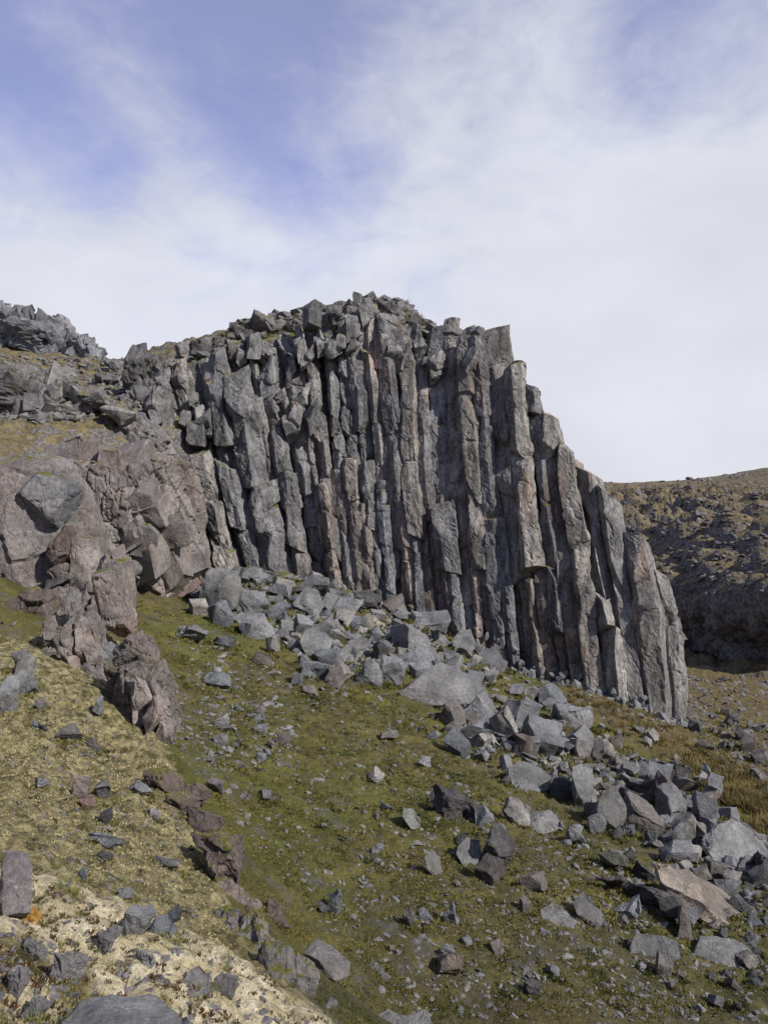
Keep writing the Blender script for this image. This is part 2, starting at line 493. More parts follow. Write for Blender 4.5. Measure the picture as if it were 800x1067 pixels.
# ------------------------------------------------------------------ rocks
def finish_rock(bm, size, sub, seed, amp, bevel=.019):
    bmesh.ops.bevel(bm, geom=bm.edges[:], offset=bevel * size, segments=1, affect='EDGES', clamp_overlap=True)
    bmesh.ops.triangulate(bm, faces=bm.faces[:])
    lim = size / sub
    for _ in range(6):
        es = [e for e in bm.edges if e.calc_length() > lim * 1.6]
        if not es or len(bm.verts) > 6000: break
        bmesh.ops.subdivide_edges(bm, edges=es, cuts=1, use_grid_fill=False)
        bmesh.ops.triangulate(bm, faces=[f for f in bm.faces if len(f.verts) > 3])
    bm.normal_update()
    V = np.array([v.co for v in bm.verts]); N = np.array([v.normal for v in bm.verts])
    q = V / size
    d = fbm(q * 2.6, 4, seed, .55) * amp * 1.3 + fbm(q * 9, 3, seed + 4, .6) * amp * .8
    # conchoidal scars: shallow scoops with crisp rims
    rs = np.random.RandomState(int(seed * 7) % 9999)
    for k in range(13):
        c = q[rs.randint(len(q))] + N[rs.randint(len(q))] * .05; r = rs.uniform(.06, .32)
        dd = np.linalg.norm((q - c) * np.array([1, 1, rs.uniform(.7, 1.6)]), axis=1)
        d -= np.where(dd < r, (1 - (dd / r) ** 2) * .16 * r + .006, 0)
    v = voro(q * 2.2 + seed * 3.1, int(seed) % 9)
    d += (v[2] / 256. - .5) * amp * .9
    V += N * d[:, None] * size
    for i, vv in enumerate(bm.verts): vv.co = V[i]
    return V


def to_mesh(name, bm, ang=26):
    m = bpy.data.meshes.new(name); bm.to_mesh(m); bm.free()
    m.polygons.foreach_set("use_smooth", np.full(len(m.polygons), True, bool))
    m.set_sharp_from_angle(angle=math.radians(ang))
    return m


def rock_mesh(name, w, d, h, seed, tilt=0., sub=9, cuts=7, amp=.03, flat=None, rough=False, ordered=False):
    """an angular block with the given outer size, base middle at the origin"""
    rg = random.Random(seed)
    bm = bmesh.new()
    a = math.radians(tilt)
    e = Vector((1.0, rg.uniform(.7, .95), rg.uniform(.5, .85) if flat is None else flat))
    if rg.random() < .62 and not ordered:
        for k in range(rg.randint(9, 13)):
            p = Vector((rg.uniform(-1, 1), rg.uniform(-1, 1), rg.uniform(-1, 1))); mx = max(abs(x) for x in p)
            p = p / mx * rg.uniform(.8, 1); bm.verts.new(Vector((p.x * e.x, p.y * e.y, p.z * e.z)))
        r = bmesh.ops.convex_hull(bm, input=bm.verts[:])
        bmesh.ops.delete(bm, geom=[v for v in set(r['geom_interior']) | set(r['geom_unused']) if isinstance(v, bmesh.types.BMVert) and v.is_valid], context='VERTS')
        bmesh.ops.dissolve_limit(bm, angle_limit=.3, verts=bm.verts[:], edges=bm.edges[:])
        R0 = Matrix.Identity(3)
    else:
        bmesh.ops.create_cube(bm, size=2)
        bmesh.ops.scale(bm, vec=e, verts=bm.verts)
        for k in range(rg.randint(3, cuts)):
            n = Vector((rg.gauss(0, 1), rg.gauss(0, 1), rg.gauss(0, 1))).normalized()
            sup = abs(n.x) * e.x + abs(n.y) * e.y + abs(n.z) * e.z
            bmesh.ops.bisect_plane(bm, geom=bm.verts[:] + bm.edges[:] + bm.faces[:], plane_co=n * sup * (rg.uniform(.62, .9) if ordered else rg.uniform(.40, .80)), plane_no=n, clear_outer=True)
            bound = [x for x in bm.edges if x.is_boundary]
            if bound: bmesh.ops.holes_fill(bm, edges=bound)
        bmesh.ops.remove_doubles(bm, verts=bm.verts, dist=.05)
    R = Matrix.Rotation(a, 3, 'Y') @ Matrix.Rotation(rg.uniform(-.6, .6), 3, 'X') @ Matrix.Rotation(rg.uniform(-.35, .35), 3, 'Y') @ Matrix.Rotation(rg.uniform(-.35, .35) if ordered else rg.uniform(0, 6.28), 3, 'Z')
    bmesh.ops.rotate(bm, matrix=R, verts=bm.verts)
    co = np.array([v.co for v in bm.verts]); lo, hi = co.min(0), co.max(0)
    for v in bm.verts:
        c = np.array(v.co); c = (c - (lo + hi) / 2) / (hi - lo) * np.array([w, d, h]); c[2] += h / 2; v.co = c
    finish_rock(bm, max(w, h, d * .7), sub, seed % 97 + .5, amp * (2.2 if rough else 1))
    return to_mesh(name, bm)


def hull_mesh(name, pts, origin, seed, sub=16, amp=.016, bevel=.012):
    bm = bmesh.new()
    for p in pts: bm.verts.new(p - origin)
    r = bmesh.ops.convex_hull(bm, input=bm.verts[:])
    bmesh.ops.delete(bm, geom=[v for v in set(r['geom_interior']) | set(r['geom_unused']) if isinstance(v, bmesh.types.BMVert) and v.is_valid], context='VERTS')
    bmesh.ops.dissolve_limit(bm, angle_limit=.17, verts=bm.verts[:], edges=bm.edges[:])
    co = np.array([v.co for v in bm.verts]); size = (co.max(0) - co.min(0)).max()
    finish_rock(bm, size, sub, seed, amp, bevel)
    return to_mesh(name, bm)


GREY = (.175, .176, .180); BLUE = (.155, .163, .172); BROWN = (.155, .140, .130); DARK = (.085, .082, .082); PALE = (.235, .222, .205); PINK = (.25, .185, .16)
SKIRT = []
LAND = []      # px, py, phrase of a rock one can find


def jit(c, rg, a=.12):
    k = 1 + rg.uniform(-a, a); return (c[0] * k, c[1] * k, c[2] * k)


_seed = [100]


def rock(px, py, w, h, label, name='boulder', tilt=0, col=GREY, cat='boulder', mat=None, flat=None, rough=False, cuts=7, sub=None, group=None, trees=(None,), depth=None, land=None, dz=.24, dk=.85, Yd=None):
    """a rock whose visible outline is centred on a photo pixel; stands where the view line to its foot meets the ground"""
    _seed[0] += 1; sd = _seed[0]; rg = random.Random(sd)
    g = hit(px, py + h / 2 - 1, trees) if Yd is None else Vector(P(px, py + h / 2, Yd))
    if g is None: return None
    Y = g.y; s = Y / F
    W, H = w * s, h * s; D = (depth or dk * rg.uniform(.8, 1.15) * max(min(W, H * 1.6), H)) if depth is None else depth
    lift = H * dz
    m = rock_mesh(name, W, D, H + lift, sd, tilt, sub or max(5, min(26, max(w, h) / 3.2)), cuts, .038, flat, rough)
    o = obj(name, m, mat or M_BOULD, None, (g.x, g.y + D * .32, g.z - lift), jit(col, rg, .2))
    if trees != (BVH_F,) and mat is None: SKIRT.append((g.x, g.y + D * .32, W * .5, D * .5))
    tag(o, label, cat, group)
    if land: LAND.append((px, py, land, max(w, h)))
    return o


def hull(pts, Y, label, name='boulder', col=GREY, cat='boulder', mat=None, sub=20, land=None, seed=3, amp=.014, group=None):
    """a block whose corners are given one by one: pixel x, pixel y, metres behind the front"""
    fr = [p for p in pts if p[2] < .25]; low = max(p[1] for p in fr)
    g = hit(np.mean([p[0] for p in fr if p[1] > low - 6]), low - 2) if low < 1064 else None
    if g is not None: Y = g.y + .05
    q = [P(a, b, Y + c) for a, b, c in pts]
    zb = min(p[2] for p in q); org = np.array([np.mean([p[0] for p in q]), np.mean([p[1] for p in q]), zb])
    o = obj(name, hull_mesh(name, q, org, seed, sub, amp), mat or M_BOULD, None, org, col)
    tag(o, label, cat, group)
    if mat is None: SKIRT.append((org[0], org[1] + .2, (max(p[0] for p in q) - min(p[0] for p in q)) * .5, (max(p[1] for p in q) - min(p[1] for p in q)) * .5))
    if land: LAND.append((np.mean([p[0] for p in pts]), np.mean([p[1] for p in pts]), land, max(30, .9 * (max(p[0] for p in pts) - min(p[0] for p in pts)))))
    return o


# ------------------------------------------------------------------ the columnar cliff
TB = [  # t, top (px, py, Y), base (px, py, Y)
    (-1, (118, 392, 49.5), (170, 596, 46.0)), (0, (142, 384, 49.5), (200, 594, 46.0)), (1, (185, 350, 49.8), (240, 594, 46.3)), (2, (235, 327, 50.0), (285, 596, 46.5)), (3, (285, 314, 50.0), (330, 608, 46.4)),
    (4, (340, 304, 49.8), (370, 620, 46.0)), (5, (385, 297, 49.5), (412, 637, 45.4)), (6, (430, 315, 48.8), (455, 662, 44.4)), (7, (470, 326, 47.6), (500, 688, 43.2)), (8, (511, 328, 46.0), (545, 706, 42.2)),
    (9, (550, 386, 44.6), (585, 718, 41.3)), (10, (579, 450, 43.4), (615, 724, 40.6)), (11, (607, 487, 42.3), (640, 733, 40.0)), (12, (630, 512, 41.6), (662, 742, 39.7)), (13, (658, 552, 41.0), (683, 750, 39.7)),
    (14, (680, 590, 40.9), (701, 758, 40.0)), (15, (698, 662, 41.0), (714, 764, 40.7)), (16, (704, 720, 43.5), (722, 770, 43.2)), (17.5, (700, 730, 50), (722, 770, 50))]
TT = np.array([r[0] for r in TB], float)
TOP = np.array([P(*r[1]) for r in TB]); BAS = np.array([P(*r[2]) for r in TB])


def ip(T, t): return np.stack([np.interp(t, TT, T[:, k]) for k in range(3)], -1)


def face(t, v):
    t = np.atleast_1d(t).astype(float); v = np.atleast_1d(v).astype(float)
    b, a = ip(BAS, t), ip(TOP, t)
    p = b + (a - b) * v[:, None]
    N = normal(t)
    return p + N * (np.sin(np.clip(v, 0, 1) * math.pi) * .35)[:, None]


def normal(t):
    d = ip(BAS, t + .6) - ip(BAS, t - .6); d[:, 2] = 0
    d /= np.linalg.norm(d, axis=1)[:, None]
    return np.stack([d[:, 1], -d[:, 0], d[:, 2]], 1)


CLIFF_LOC = Vector((ip(BAS, np.array([7.]))[0]))
cliff = tag(empty('columnar_cliff', CLIFF_LOC), 'tall grey cliff of upright broken rock columns with mossy rim above the scree', 'cliff')
CL = np.array(CLIFF_LOC)


def column(rg, t, v0, v1, w, off, ds=1.0, chunk=.3, jog=.06, blocks=(1.2, 3.2), rough=.05, smooth=False):
    base, top = face(t, v0)[0], face(t, v1)[0]
    L = np.linalg.norm(top - base)
    N = normal(np.array([t]))[0]; T = np.array([-N[1], N[0], 0])
    K = rg.choice([5, 5, 6, 6, 7]); a0 = rg.uniform(0, 6.28)
    ang = np.array([a0 + (k + rg.uniform(-.28, .28)) * 6.2832 / K for k in range(K)])
    rad = np.array([rg.uniform(.88, 1.14) for _ in range(K)])
    C = np.stack([np.cos(ang) * rad, np.sin(ang) * rad * ds], 1) * w / 2 * 1.08
    M = max(18, min(56, int(w * 28)))
    per = []
    for k in range(K):
        a, b = C[k], C[(k + 1) % K]; n = max(2, round(M / K))
        per += [a + (b - a) * (j + .06 if j == 0 else j) / n for j in range(n)] + [a + (b - a) * .94]
    per = np.array(per); M = len(per)
    # joints across the column
    js = [0.0]
    while js[-1] < L: js.append(js[-1] + rg.uniform(*blocks))
    js[-1] = L
    if len(js) > 2 and js[-1] - js[-2] < .4: js.pop(-2)
    rows = []
    for k in range(len(js) - 1):
        a, b = js[k], js[k + 1]; n = max(3, int((b - a) / .125))
        for j in range(n + 1):
            f = j / n
            rows.append((a + (b - a) * min(max(f, .004), .996), k, a, b))
    R = len(rows)
    V = np.zeros((R, M, 3)); LOC = np.zeros((R, M, 3))
    bp = []
    wob = rg.uniform(0, 50)
    upper = lambda s: v0 + (v1 - v0) * s / L
    for k in range(len(js) - 1):
        vm = upper((js[k] + js[k + 1]) / 2)
        c = chunk * (.35 + 1.5 * max(0, vm - .45))
        sc = rg.uniform(1 - jog * 2.4 - c * .16, 1 + jog * .8); db = rg.uniform(-jog, jog) * w * 1.6
        if rg.random() < c * .42: db -= w * rg.uniform(.2, .55)
        bp.append((rg.uniform(-jog, jog) * w, db, sc, rg.uniform(-.12, .12) * (1 + c), c))
    js_sl = [np.array([rg.gauss(0, .34), rg.gauss(0, .34)]) * (1 if upper(x) < .55 else 1.5) for x in js]
    js_sl[-1] = js_sl[-1] * .35 if t < 8.7 else np.array([-rg.uniform(.4, .9), rg.uniform(-.3, .3)])
    ss = np.array([x[0] for x in rows]); o3 = np.zeros((R, 3)); o3[:, 2] = ss; o3[:, 0] = wob
    wid = 1 + fbm(o3 * .4, 2) * .16; wan = fbm(o3 * .13 + 40, 2) * .20 * w + fbm(o3 * .9 + 70, 2) * .04 * w; wdp = fbm(o3 * .25 + 90, 2) * .26 * w
    for r, (s, k, a, b) in enumerate(rows):
        da, db, sc, tw, c = bp[k]
        p = per * sc * wid[r]; ct, sn = math.cos(tw), math.sin(tw)
        p = np.stack([p[:, 0] * ct - p[:, 1] * sn, p[:, 0] * sn + p[:, 1] * ct], 1)
        v = upper(s); ctr = face(t, v)[0] + N * (off + db + wdp[r]) + T * (da + wan[r])
        f = (s - a) / max(b - a, .01); sl = js_sl[k] * (1 - f) + js_sl[k + 1] * f
        V[r] = ctr + p[:, :1] * T + p[:, 1:] * N
        V[r][:, 2] += np.clip(p @ sl, -1.1, 1.1)
    # fracture facets: planes that cut corners off each block
    for k in range(len(js) - 1):
        ri = [r for r in range(R) if rows[r][1] == k]
        B = V[ri].reshape(-1, 3); ctr = B.mean(0); hl = (js[k + 1] - js[k]) / 2
        for _ in range(2 + int(bp[k][4] * 5 + rg.random() * 2.5)):
            n = N * rg.uniform(.2, 1) + T * rg.uniform(-1, 1) + np.array([0, 0, rg.uniform(-.9, .9) * (.35 + bp[k][4])])
            n /= np.linalg.norm(n); dd = (B - ctr) @ n; mx = dd.max()
            lim = mx - rg.uniform(.06, .18 + .3 * bp[k][4]) * w
            cut = np.maximum(dd - lim, 0)
            B = B - cut[:, None] * n
        V[ri] = B.reshape(len(ri), M, 3)
    flat = V.reshape(-1, 3)
    ctrs = np.repeat(V.mean(1), M, 0); rd = flat - ctrs; rd[:, 2] = 0; rd /= np.linalg.norm(rd, axis=1)[:, None] + 1e-6
    d = fbm(flat * np.array([1.3, 1.3, .6]), 4, wob, .55) * rough * 1.1 + fbm(flat * 5, 3, 4, .6) * rough * .5
    warp = flat + np.stack([fbm(flat * .9, 3, 1), fbm(flat * .9, 3, 2), fbm(flat * .9, 3, 3)], 1) * .35
    vo = voro(warp * np.array([1.25, 1.25, .55]) + wob, 3)
    d += (vo[2] / 256. - .5) * rough * 3.2 - np.exp(-((vo[1] - vo[0]) / .05) ** 2) * rough * 1.0
    vo = voro(warp * np.array([2.9, 2.9, 1.5]) + wob, 5)
    d += (vo[2] / 256. - .5) * rough * 1.3
    flat = flat + rd * d[:, None]
    idx = np.arange(R * M).reshape(R, M); nx = np.roll(idx, -1, 1)
    q = np.stack([idx[:-1], nx[:-1], nx[1:], idx[1:]], -1).reshape(-1, 4)
    vv = np.concatenate([flat, flat[idx[0]].mean(0)[None], (flat[idx[-1]].mean(0) + [0, 0, rg.uniform(.0, .25)])[None]])
    cb, ctp = R * M, R * M + 1
    tr = np.concatenate([np.stack([nx[0], idx[0], np.full(M, cb)], 1), np.stack([idx[-1], nx[-1], np.full(M, ctp)], 1)])
    m = mesh('column', vv - CL, q, tr, smooth=smooth)
    base_c = rg.choice([(.175, .166, .158), (.195, .183, .171), (.155, .152, .152), (.22, .205, .188)])
    if v0 < .1 and v1 < .6: base_c = rg.choice([(.22, .188, .166), (.17, .174, .182), (.20, .176, .158), (.165, .169, .178)])
    if t > 10.5: base_c = rg.choice([(.21, .205, .20), (.19, .19, .19), (.225, .216, .206)])
    obj('column', m, M_CLIFF, cliff, color=jit(base_c, rg, .14))
    NCOL[0] += 1


NCOL = [0]
rg = random.Random(11)


def tw(t):   # metres per unit of t
    return np.linalg.norm((ip(BAS, np.array([t + .5])) - ip(BAS, np.array([t - .5])))[0])


t = -.8                                             # main columns
while t < 15.3:
    if t < 4.6: w = rg.choice([.55, .75, .95, 1.35]) * rg.uniform(.85, 1.15)
    elif t < 8.2: w = rg.uniform(.8, 1.5)
    elif t < 11: w = rg.uniform(.75, 1.3)
    else: w = rg.uniform(.85, 1.5)
    c = t + w / tw(t) / 2
    off = rg.choice([-.40, -.12, .05, .2, .42]) + rg.uniform(-.12, .12)
    if c < .7: off = abs(off)
    if abs(c - 8.35) < .3 or abs(c - 6.9) < .2: off = -1.15
    if t < 4.6:
        column(rg, c, -.06, .895 + rg.uniform(-.035, .03), w * 1.22, off * .85, 1.1, .72, .085, (1.1, 4.2), .05)
    elif t < 8.6:
        column(rg, c, rg.uniform(.14, .34) * min(1, max(.1, (c - 4.4) / 1.2)), (.91 if t < 6.6 else .96) + rg.uniform(-.025, .025), w * 1.26, off * .6 + .35, .95, .34, .03, (2.6, 8.0), .036)
    elif t < 11:
        column(rg, c, -.04 if c > 9.3 else rg.uniform(.0, .16), .975 + rg.uniform(-.04, .03), w * 1.26, off * .55 + .15, .95, .30, .04, (2.2, 6.5), .038)
    else:
        column(rg, c, -.03, .985 + rg.uniform(-.04, .03), w * 1.34, off * .22 + .15, .85, .12, .015, (3, 8.0), .03)
    t = c + w / tw(t) / 2 * (.96 if t < 11 else .9)
t = -.5                                             # thinner columns showing in the gaps behind
while t < 13.6:
    w = rg.uniform(.7, 1.1)
    column(rg, t, -.05, rg.uniform(.80, .90) if t < 7 else rg.uniform(.85, .96), w * 1.12, rg.uniform(-1.1, -.45), 1.0, .4, .06, (1.2, 4.0), .05)
    t += w / tw(t) * 1.05
t = 3.6                                             # slender columns under the hanging ones
while t < 9.4:
    w = rg.uniform(.5, .85)
    column(rg, t, -.06, rg.uniform(.28, .46), w * 1.1, rg.uniform(-.25, .55), 1.0, .3, .04, (.9, 3.2), .04)
    t += w / tw(t) * rg.uniform(.85, 1.15)
    if 7.9 < t < 8.5: t = 8.5
print('columns', NCOL)
# broken blocks hanging in the upper face
for k in range(98):
    if k < 82: t, v = rg.uniform(-1, 5.6), .865 - .30 * rg.random() ** 1.2
    else: t = rg.uniform(5, 7.8); v = rg.uniform(.76, .87) if t < 6.6 else rg.uniform(.8, .92)
    if t > 3.6 and v < .78: v = rg.uniform(.8, .98)
    sz = rg.uniform(.7, 1.35) + 1.0 * rg.random() ** 2.5; v -= (sz - .8) * .05; N = normal(np.array([t]))[0]
    p = face(t, v)[0] + N * rg.uniform(.05, .65) - CL
    m = rock_mesh('rock_block', sz * rg.uniform(.6, .95), sz * .95, sz * rg.uniform(.9, 1.6), 900 + k, rg.uniform(-22, 8), 14, 7, .025, ordered=k % 3 > 0)
    o = obj('rock_block', m, M_CLIFF, cliff, (p[0], p[1], p[2] - sz * .55), jit(rg.choice([(.19, .186, .182), (.155, .152, .152), (.21, .204, .198)]), rg, .12))

# bedrock behind the columns, with the mossy top
tg = np.concatenate([np.linspace(-1, 16, 230), np.linspace(16.1, 17.5, 10)])
rows = []
vt = np.interp(tg, [-1, 0, 1.5, 6, 7.5, 10], [.93, .90, .865, .875, .915, .90])
for v in np.linspace(0, 1, 70):
    rows.append(face(tg, -.12 + (vt + .12) * v) - normal(tg) * .95)
for d in np.linspace(.3, 12, 46):
    k = np.clip(1 - (tg - 8) / 1.5, 0, 1)
    up = (.93 * d - .062 * d * d) * np.interp(tg, [-1, 1, 2, 6, 7.5], [.55, .75, 1, 1, .6])
    kk = np.clip((tg - 5) / 2, 0, 1)[:, None]; bd = -normal(tg) * (1 - kk) + np.array([-.45, .9, 0]) * kk
    p = face(tg, vt) - normal(tg) * .95 + bd * d
    p[:, 2] += k * up - (1 - k) * .35 * d
    rows.append(p)
p = rows[-1].copy(); p[:, 1] += 1.5; p[:, 2] = -14; rows.append(p)
V = np.concatenate(rows); nr, nc = len(rows), len(tg)
n = grid_normals(V, nr, nc)
V = V + n * (fbm(V * .9, 5, 9, .6) * .45 + fbm(V * 3, 3, 2, .6) * .12)[:, None]
bm_ = mesh('bedrock', V - CL, gridq(nr, nc), smooth=False)
obj('bedrock', bm_, M_BED, cliff, color=(.12, .115, .11))
allV, allF, n0 = [V], [gridq(nr, nc)], len(V)
for ch in cliff.children:
    if ch.name.startswith('bedrock'): continue
    m = ch.data; a = np.empty(len(m.vertices) * 3, np.float32); m.vertices.foreach_get('co', a)
    m.calc_loop_triangles(); f = np.empty(len(m.loop_triangles) * 3, np.int32); m.loop_triangles.foreach_get('vertices', f)
    allV.append(a.reshape(-1, 3) + CL + np.array(ch.location)); allF.append(f.reshape(-1, 3) + n0); n0 += len(m.vertices)
BVH_C = BVHTree.FromPolygons(np.concatenate(allV).tolist(), sum([f.tolist() for f in allF], []))

# ------------------------------------------------------------------ jointed outcrops
_ico = {}


def ico(n):
    if n not in _ico:
        bm = bmesh.new(); bmesh.ops.create_icosphere(bm, subdivisions=n, radius=1)
        _ico[n] = (np.array([v.co for v in bm.verts]), np.array([[v.index for v in f.verts] for f in bm.faces])); bm.free()
    return _ico[n]


def boss_mesh(name, r, seed, sub=5, cell=(1, 1, 1), amp=.12, crack=.10, cuts=9, tilt=0., rough=.04, sq=.75, rot=0.):
    """a rounded rock body cut by planes and broken into joint blocks"""
    rs = np.random.RandomState(seed); S, Fc = ico(sub)
    q = np.sign(S) * np.abs(S) ** sq; q /= np.maximum(np.abs(q).max(1), .75)[:, None] ** .35
    for k in range(cuts):
        n = rs.normal(size=3); n /= np.linalg.norm(n); d = q @ n; lim = d.max() * rs.uniform(.68, .9)
        q = q - np.maximum(d - lim, 0)[:, None] * n
    V = q * np.array(r)
    N = S / np.array(r); N /= np.linalg.norm(N, axis=1)[:, None]
    ca, sa = math.cos(rot), math.sin(rot)
    W = V + np.stack([fbm(V * .8 / np.mean(r) * 2, 3, seed), fbm(V * .8 / np.mean(r) * 2, 3, seed + 3), fbm(V * .8 / np.mean(r) * 2, 3, seed + 6)], 1) * .25 * np.array(cell)
    W = np.stack([W[:, 0] * ca + W[:, 2] * sa, W[:, 1], -W[:, 0] * sa + W[:, 2] * ca], 1) / np.array(cell)
    d1, d2, cid, cp = voro(W + seed * 1.7, seed % 13)
    tl = np.stack([_perm[cid] / 128. - 1, _perm[cid + 31] / 128. - 1, _perm[cid + 77] / 128. - 1], 1)
    off = (cid / 128. - 1) * .6 + ((W + seed * 1.7 - cp) * tl).sum(1) * 1.3
    d = amp * off - crack * np.exp(-((d2 - d1) / .05) ** 2)
    d1, d2, cid, cp = voro(W * 2.3 + 4, 5)
    d += amp * .35 * (cid / 128. - 1) - crack * .3 * np.exp(-((d2 - d1) / .06) ** 2)
    d += fbm(V * 2.2 / np.mean(cell), 5, seed, .6) * rough
    V = V + N * d[:, None]
    a = math.radians(tilt); c, s_ = math.cos(a), math.sin(a)
    V = np.stack([V[:, 0] * c + V[:, 2] * s_, V[:, 1], -V[:, 0] * s_ + V[:, 2] * c], 1)
    return mesh(name, V, None, Fc, smooth=False)


def boss(px, py, w, h, Y, seed, parent=None, name='rock_face', label=None, cat='outcrop', col=GREY, mat=None, dk=.8, **kw):
    s = Y / F; r = (w * s / 2, max(w, h * .8) * s / 2 * dk, h * s / 2)
    c = P(px, py, Y)
    if parent is not None: c = c - np.array(parent.location)
    o = obj(name, boss_mesh(name, r, seed, **kw), mat or M_OUT, parent, c, col)
    if label: tag(o, label, cat)
    return o


def pile(parent, quad, n, smin, smax, Y, cols, seed, tall=1.0, tilt=(-25, 25), depth=1.5, surf=None, mat=None, amp=.035, inn=.55):
    """angular blocks packed into a crag; quad is top-left, top-right, bottom-right, bottom-left in photo pixels"""
    r = random.Random(seed); q = np.array(quad, float)
    for k in range(n):
        a, b = r.random(), r.random(); p = (q[0] * (1 - a) + q[1] * a) * (1 - b) + (q[3] * (1 - a) + q[2] * a) * b
        sz = r.uniform(smin, smax) * Y / F; y = Y + depth * (.5 - b) * 1.6 + r.uniform(-.3, .3)
        if surf:
            sx_, sy_, sw, sh, sY, ry = surf; rr2 = ((p[0] - sx_) / sw * 2) ** 2 + ((p[1] - sy_) / sh * 2) ** 2
            y = sY - ry * math.sqrt(max(0, 1 - rr2)) * .93 + sz * inn
        c = P(p[0], p[1], y) - np.array(parent.location)
        m = rock_mesh('rock_block', sz * r.uniform(.7, 1.1), sz * r.uniform(.8, 1.2), sz * tall * r.uniform(.7, 1.25), seed * 50 + k, r.uniform(*tilt), 11, 7, amp, ordered=surf is not None)
        o = obj('rock_block', m, mat or M_CRAG, parent, (c[0], c[1], c[2] - sz * tall * .5), jit(r.choice(cols), r))


PK = (.205, .188, .180); GB = (.165, .153, .148); DK = (.115, .110, .108)
# pinkish jointed face left of the columns
t = tag(empty('rock_outcrop', P(120, 620, 38)), 'rounded pinkish outcrop cracked into joint blocks beside the columns', 'outcrop')
boss(114, 552, 188, 226, 38, 21, t, 'rock_face', col=PK, sub=7, cell=(.75, 1.0, 1.5), amp=.11, crack=.16, rot=.55, tilt=14, rough=.018, sq=1.05, cuts=12)
boss(178, 566, 66, 150, 39.5, 22, t, 'buttress', col=(.215, .185, .172), sub=6, cell=(.55, .7, 1.3), amp=.16, crack=.16, rot=.2, tilt=-6)
PKs = [(.21, .195, .187), (.195, .182, .175), (.22, .20, .19), (.18, .172, .168)]
pile(t, [(45, 485), (140, 478), (205, 590), (75, 622)], 44, 26, 60, 38, PKs, 21, 1.4, (-24, -4), surf=(114, 552, 188, 226, 38, 4.1), mat=M_OUT, amp=.014)
pile(t, [(160, 515), (195, 510), (212, 605), (160, 612)], 22, 14, 30, 38, PKs, 23, 1.9, (-20, 0), surf=(178, 566, 66, 150, 39.5, 2.6), mat=M_OUT, amp=.02)
# smooth bulge in front
t = tag(empty('rock_outcrop', P(40, 660, 27)), 'smooth brown and grey bulging rock with a blue-grey shield patch at the picture edge', 'outcrop')
boss(30, 560, 150, 175, 27.5, 24, t, 'rock_face', col=(.19, .176, .17), sub=6, cell=(2.6, 2.0, 2.2), amp=.07, crack=.06, rough=.025, sq=.9, tilt=-10)
boss(50, 520, 72, 56, 26.3, 27, t, 'rock_knob', col=BLUE, sub=5, cell=(1.6, 1.5, 1.5), amp=.05, crack=.04, rough=.02, sq=.95, tilt=20)
boss(66, 570, 26, 44, 25.6, 26, t, 'rock_knob', col=(.14, .115, .105), sub=5, cell=(.8, .8, .8), amp=.05, crack=.03, sq=1, tilt=20)
boss(95, 624, 56, 76, 26.4, 25, t, 'rock_core', col=(.17, .157, .15), sub=5, cell=(1.2, 1.2, 1.6), amp=.08, crack=.03, rough=.02, tilt=10)
BRs = [(.19, .175, .168), (.165, .152, .146), (.21, .185, .172), (.15, .142, .14)]
pile(t, [(62, 590), (118, 585), (140, 668), (70, 672)], 26, 18, 44, 25, BRs, 25, 1.3, (-30, 20), depth=1.0, mat=M_OUT, amp=.025)
t = boss(30, 648, 72, 56, 22.5, 28, None, 'rough_boulder', 'dark rough rock wedged under the brown bulging outcrop', 'boulder', (.095, .085, .080), sub=6, cell=(.8, .8, .5), amp=.12, crack=.05, rough=.05, tilt=-18)
LAND.append((30, 648, 'the dark rough rock', 50))
t = tag(empty('rock_pinnacle', P(85, 750, 18.5)), 'tall brown wedge of rock pointing down into the mossy slope', 'outcrop')
boss(80, 690, 58, 128, 19, 29, t, 'rock_face', col=(.16, .142, .133), sub=6, cell=(.7, .7, 1.2), amp=.13, crack=.08, rough=.03, tilt=-14)
pile(t, [(58, 640), (108, 640), (104, 735), (78, 735)], 20, 16, 36, 18.3, BRs, 29, 1.7, (-25, 0), depth=.5, mat=M_OUT, amp=.03)
boss(118, 632, 32, 78, 22, 31, t, 'slab', col=(.225, .19, .175), sub=5, cell=(.9, .9, 1.1), amp=.10, crack=.05, rough=.02, tilt=-14)
boss(60, 720, 34, 80, 18.4, 32, t, 'rock_block', col=(.10, .09, .085), sub=5, cell=(.4, .4, .4), amp=.10, crack=.06, rough=.09, tilt=-20)
rock(114, 684, 32, 26, 'blue-grey flat-topped block between the two brown pinnacles', cat='boulder', col=BLUE, Yd=18.6, land='the blue-grey flat-topped block')
t = tag(empty('rock_pinnacle', P(160, 790, 14.5)), 'leaning rough brown pinnacle standing alone in bright green moss', 'outcrop')
boss(154, 738, 52, 106, 15.2, 33, t, 'rock_face', col=(.15, .133, .125), sub=6, cell=(.45, .45, .8), amp=.10, crack=.05, rough=.05, tilt=-16)
pile(t, [(138, 700), (165, 695), (178, 780), (146, 785)], 14, 14, 30, 14.6, BRs, 33, 1.6, (-30, 0), depth=.4, mat=M_OUT, amp=.04)
boss(150, 690, 34, 62, 15.6, 34, t, 'rock_knob', col=(.16, .14, .13), sub=5, cell=(.6, .6, .6), amp=.08, crack=.05, rough=.04, tilt=-12)
boss(128, 702, 26, 50, 15.3, 35, t, 'rock_knob', col=(.12, .105, .10), sub=5, cell=(.4, .4, .4), amp=.09, crack=.05, rough=.08, tilt=12)
LAND += [(154, 738, 'the lone brown pinnacle', 90), (80, 690, 'the tall brown wedge', 100)]
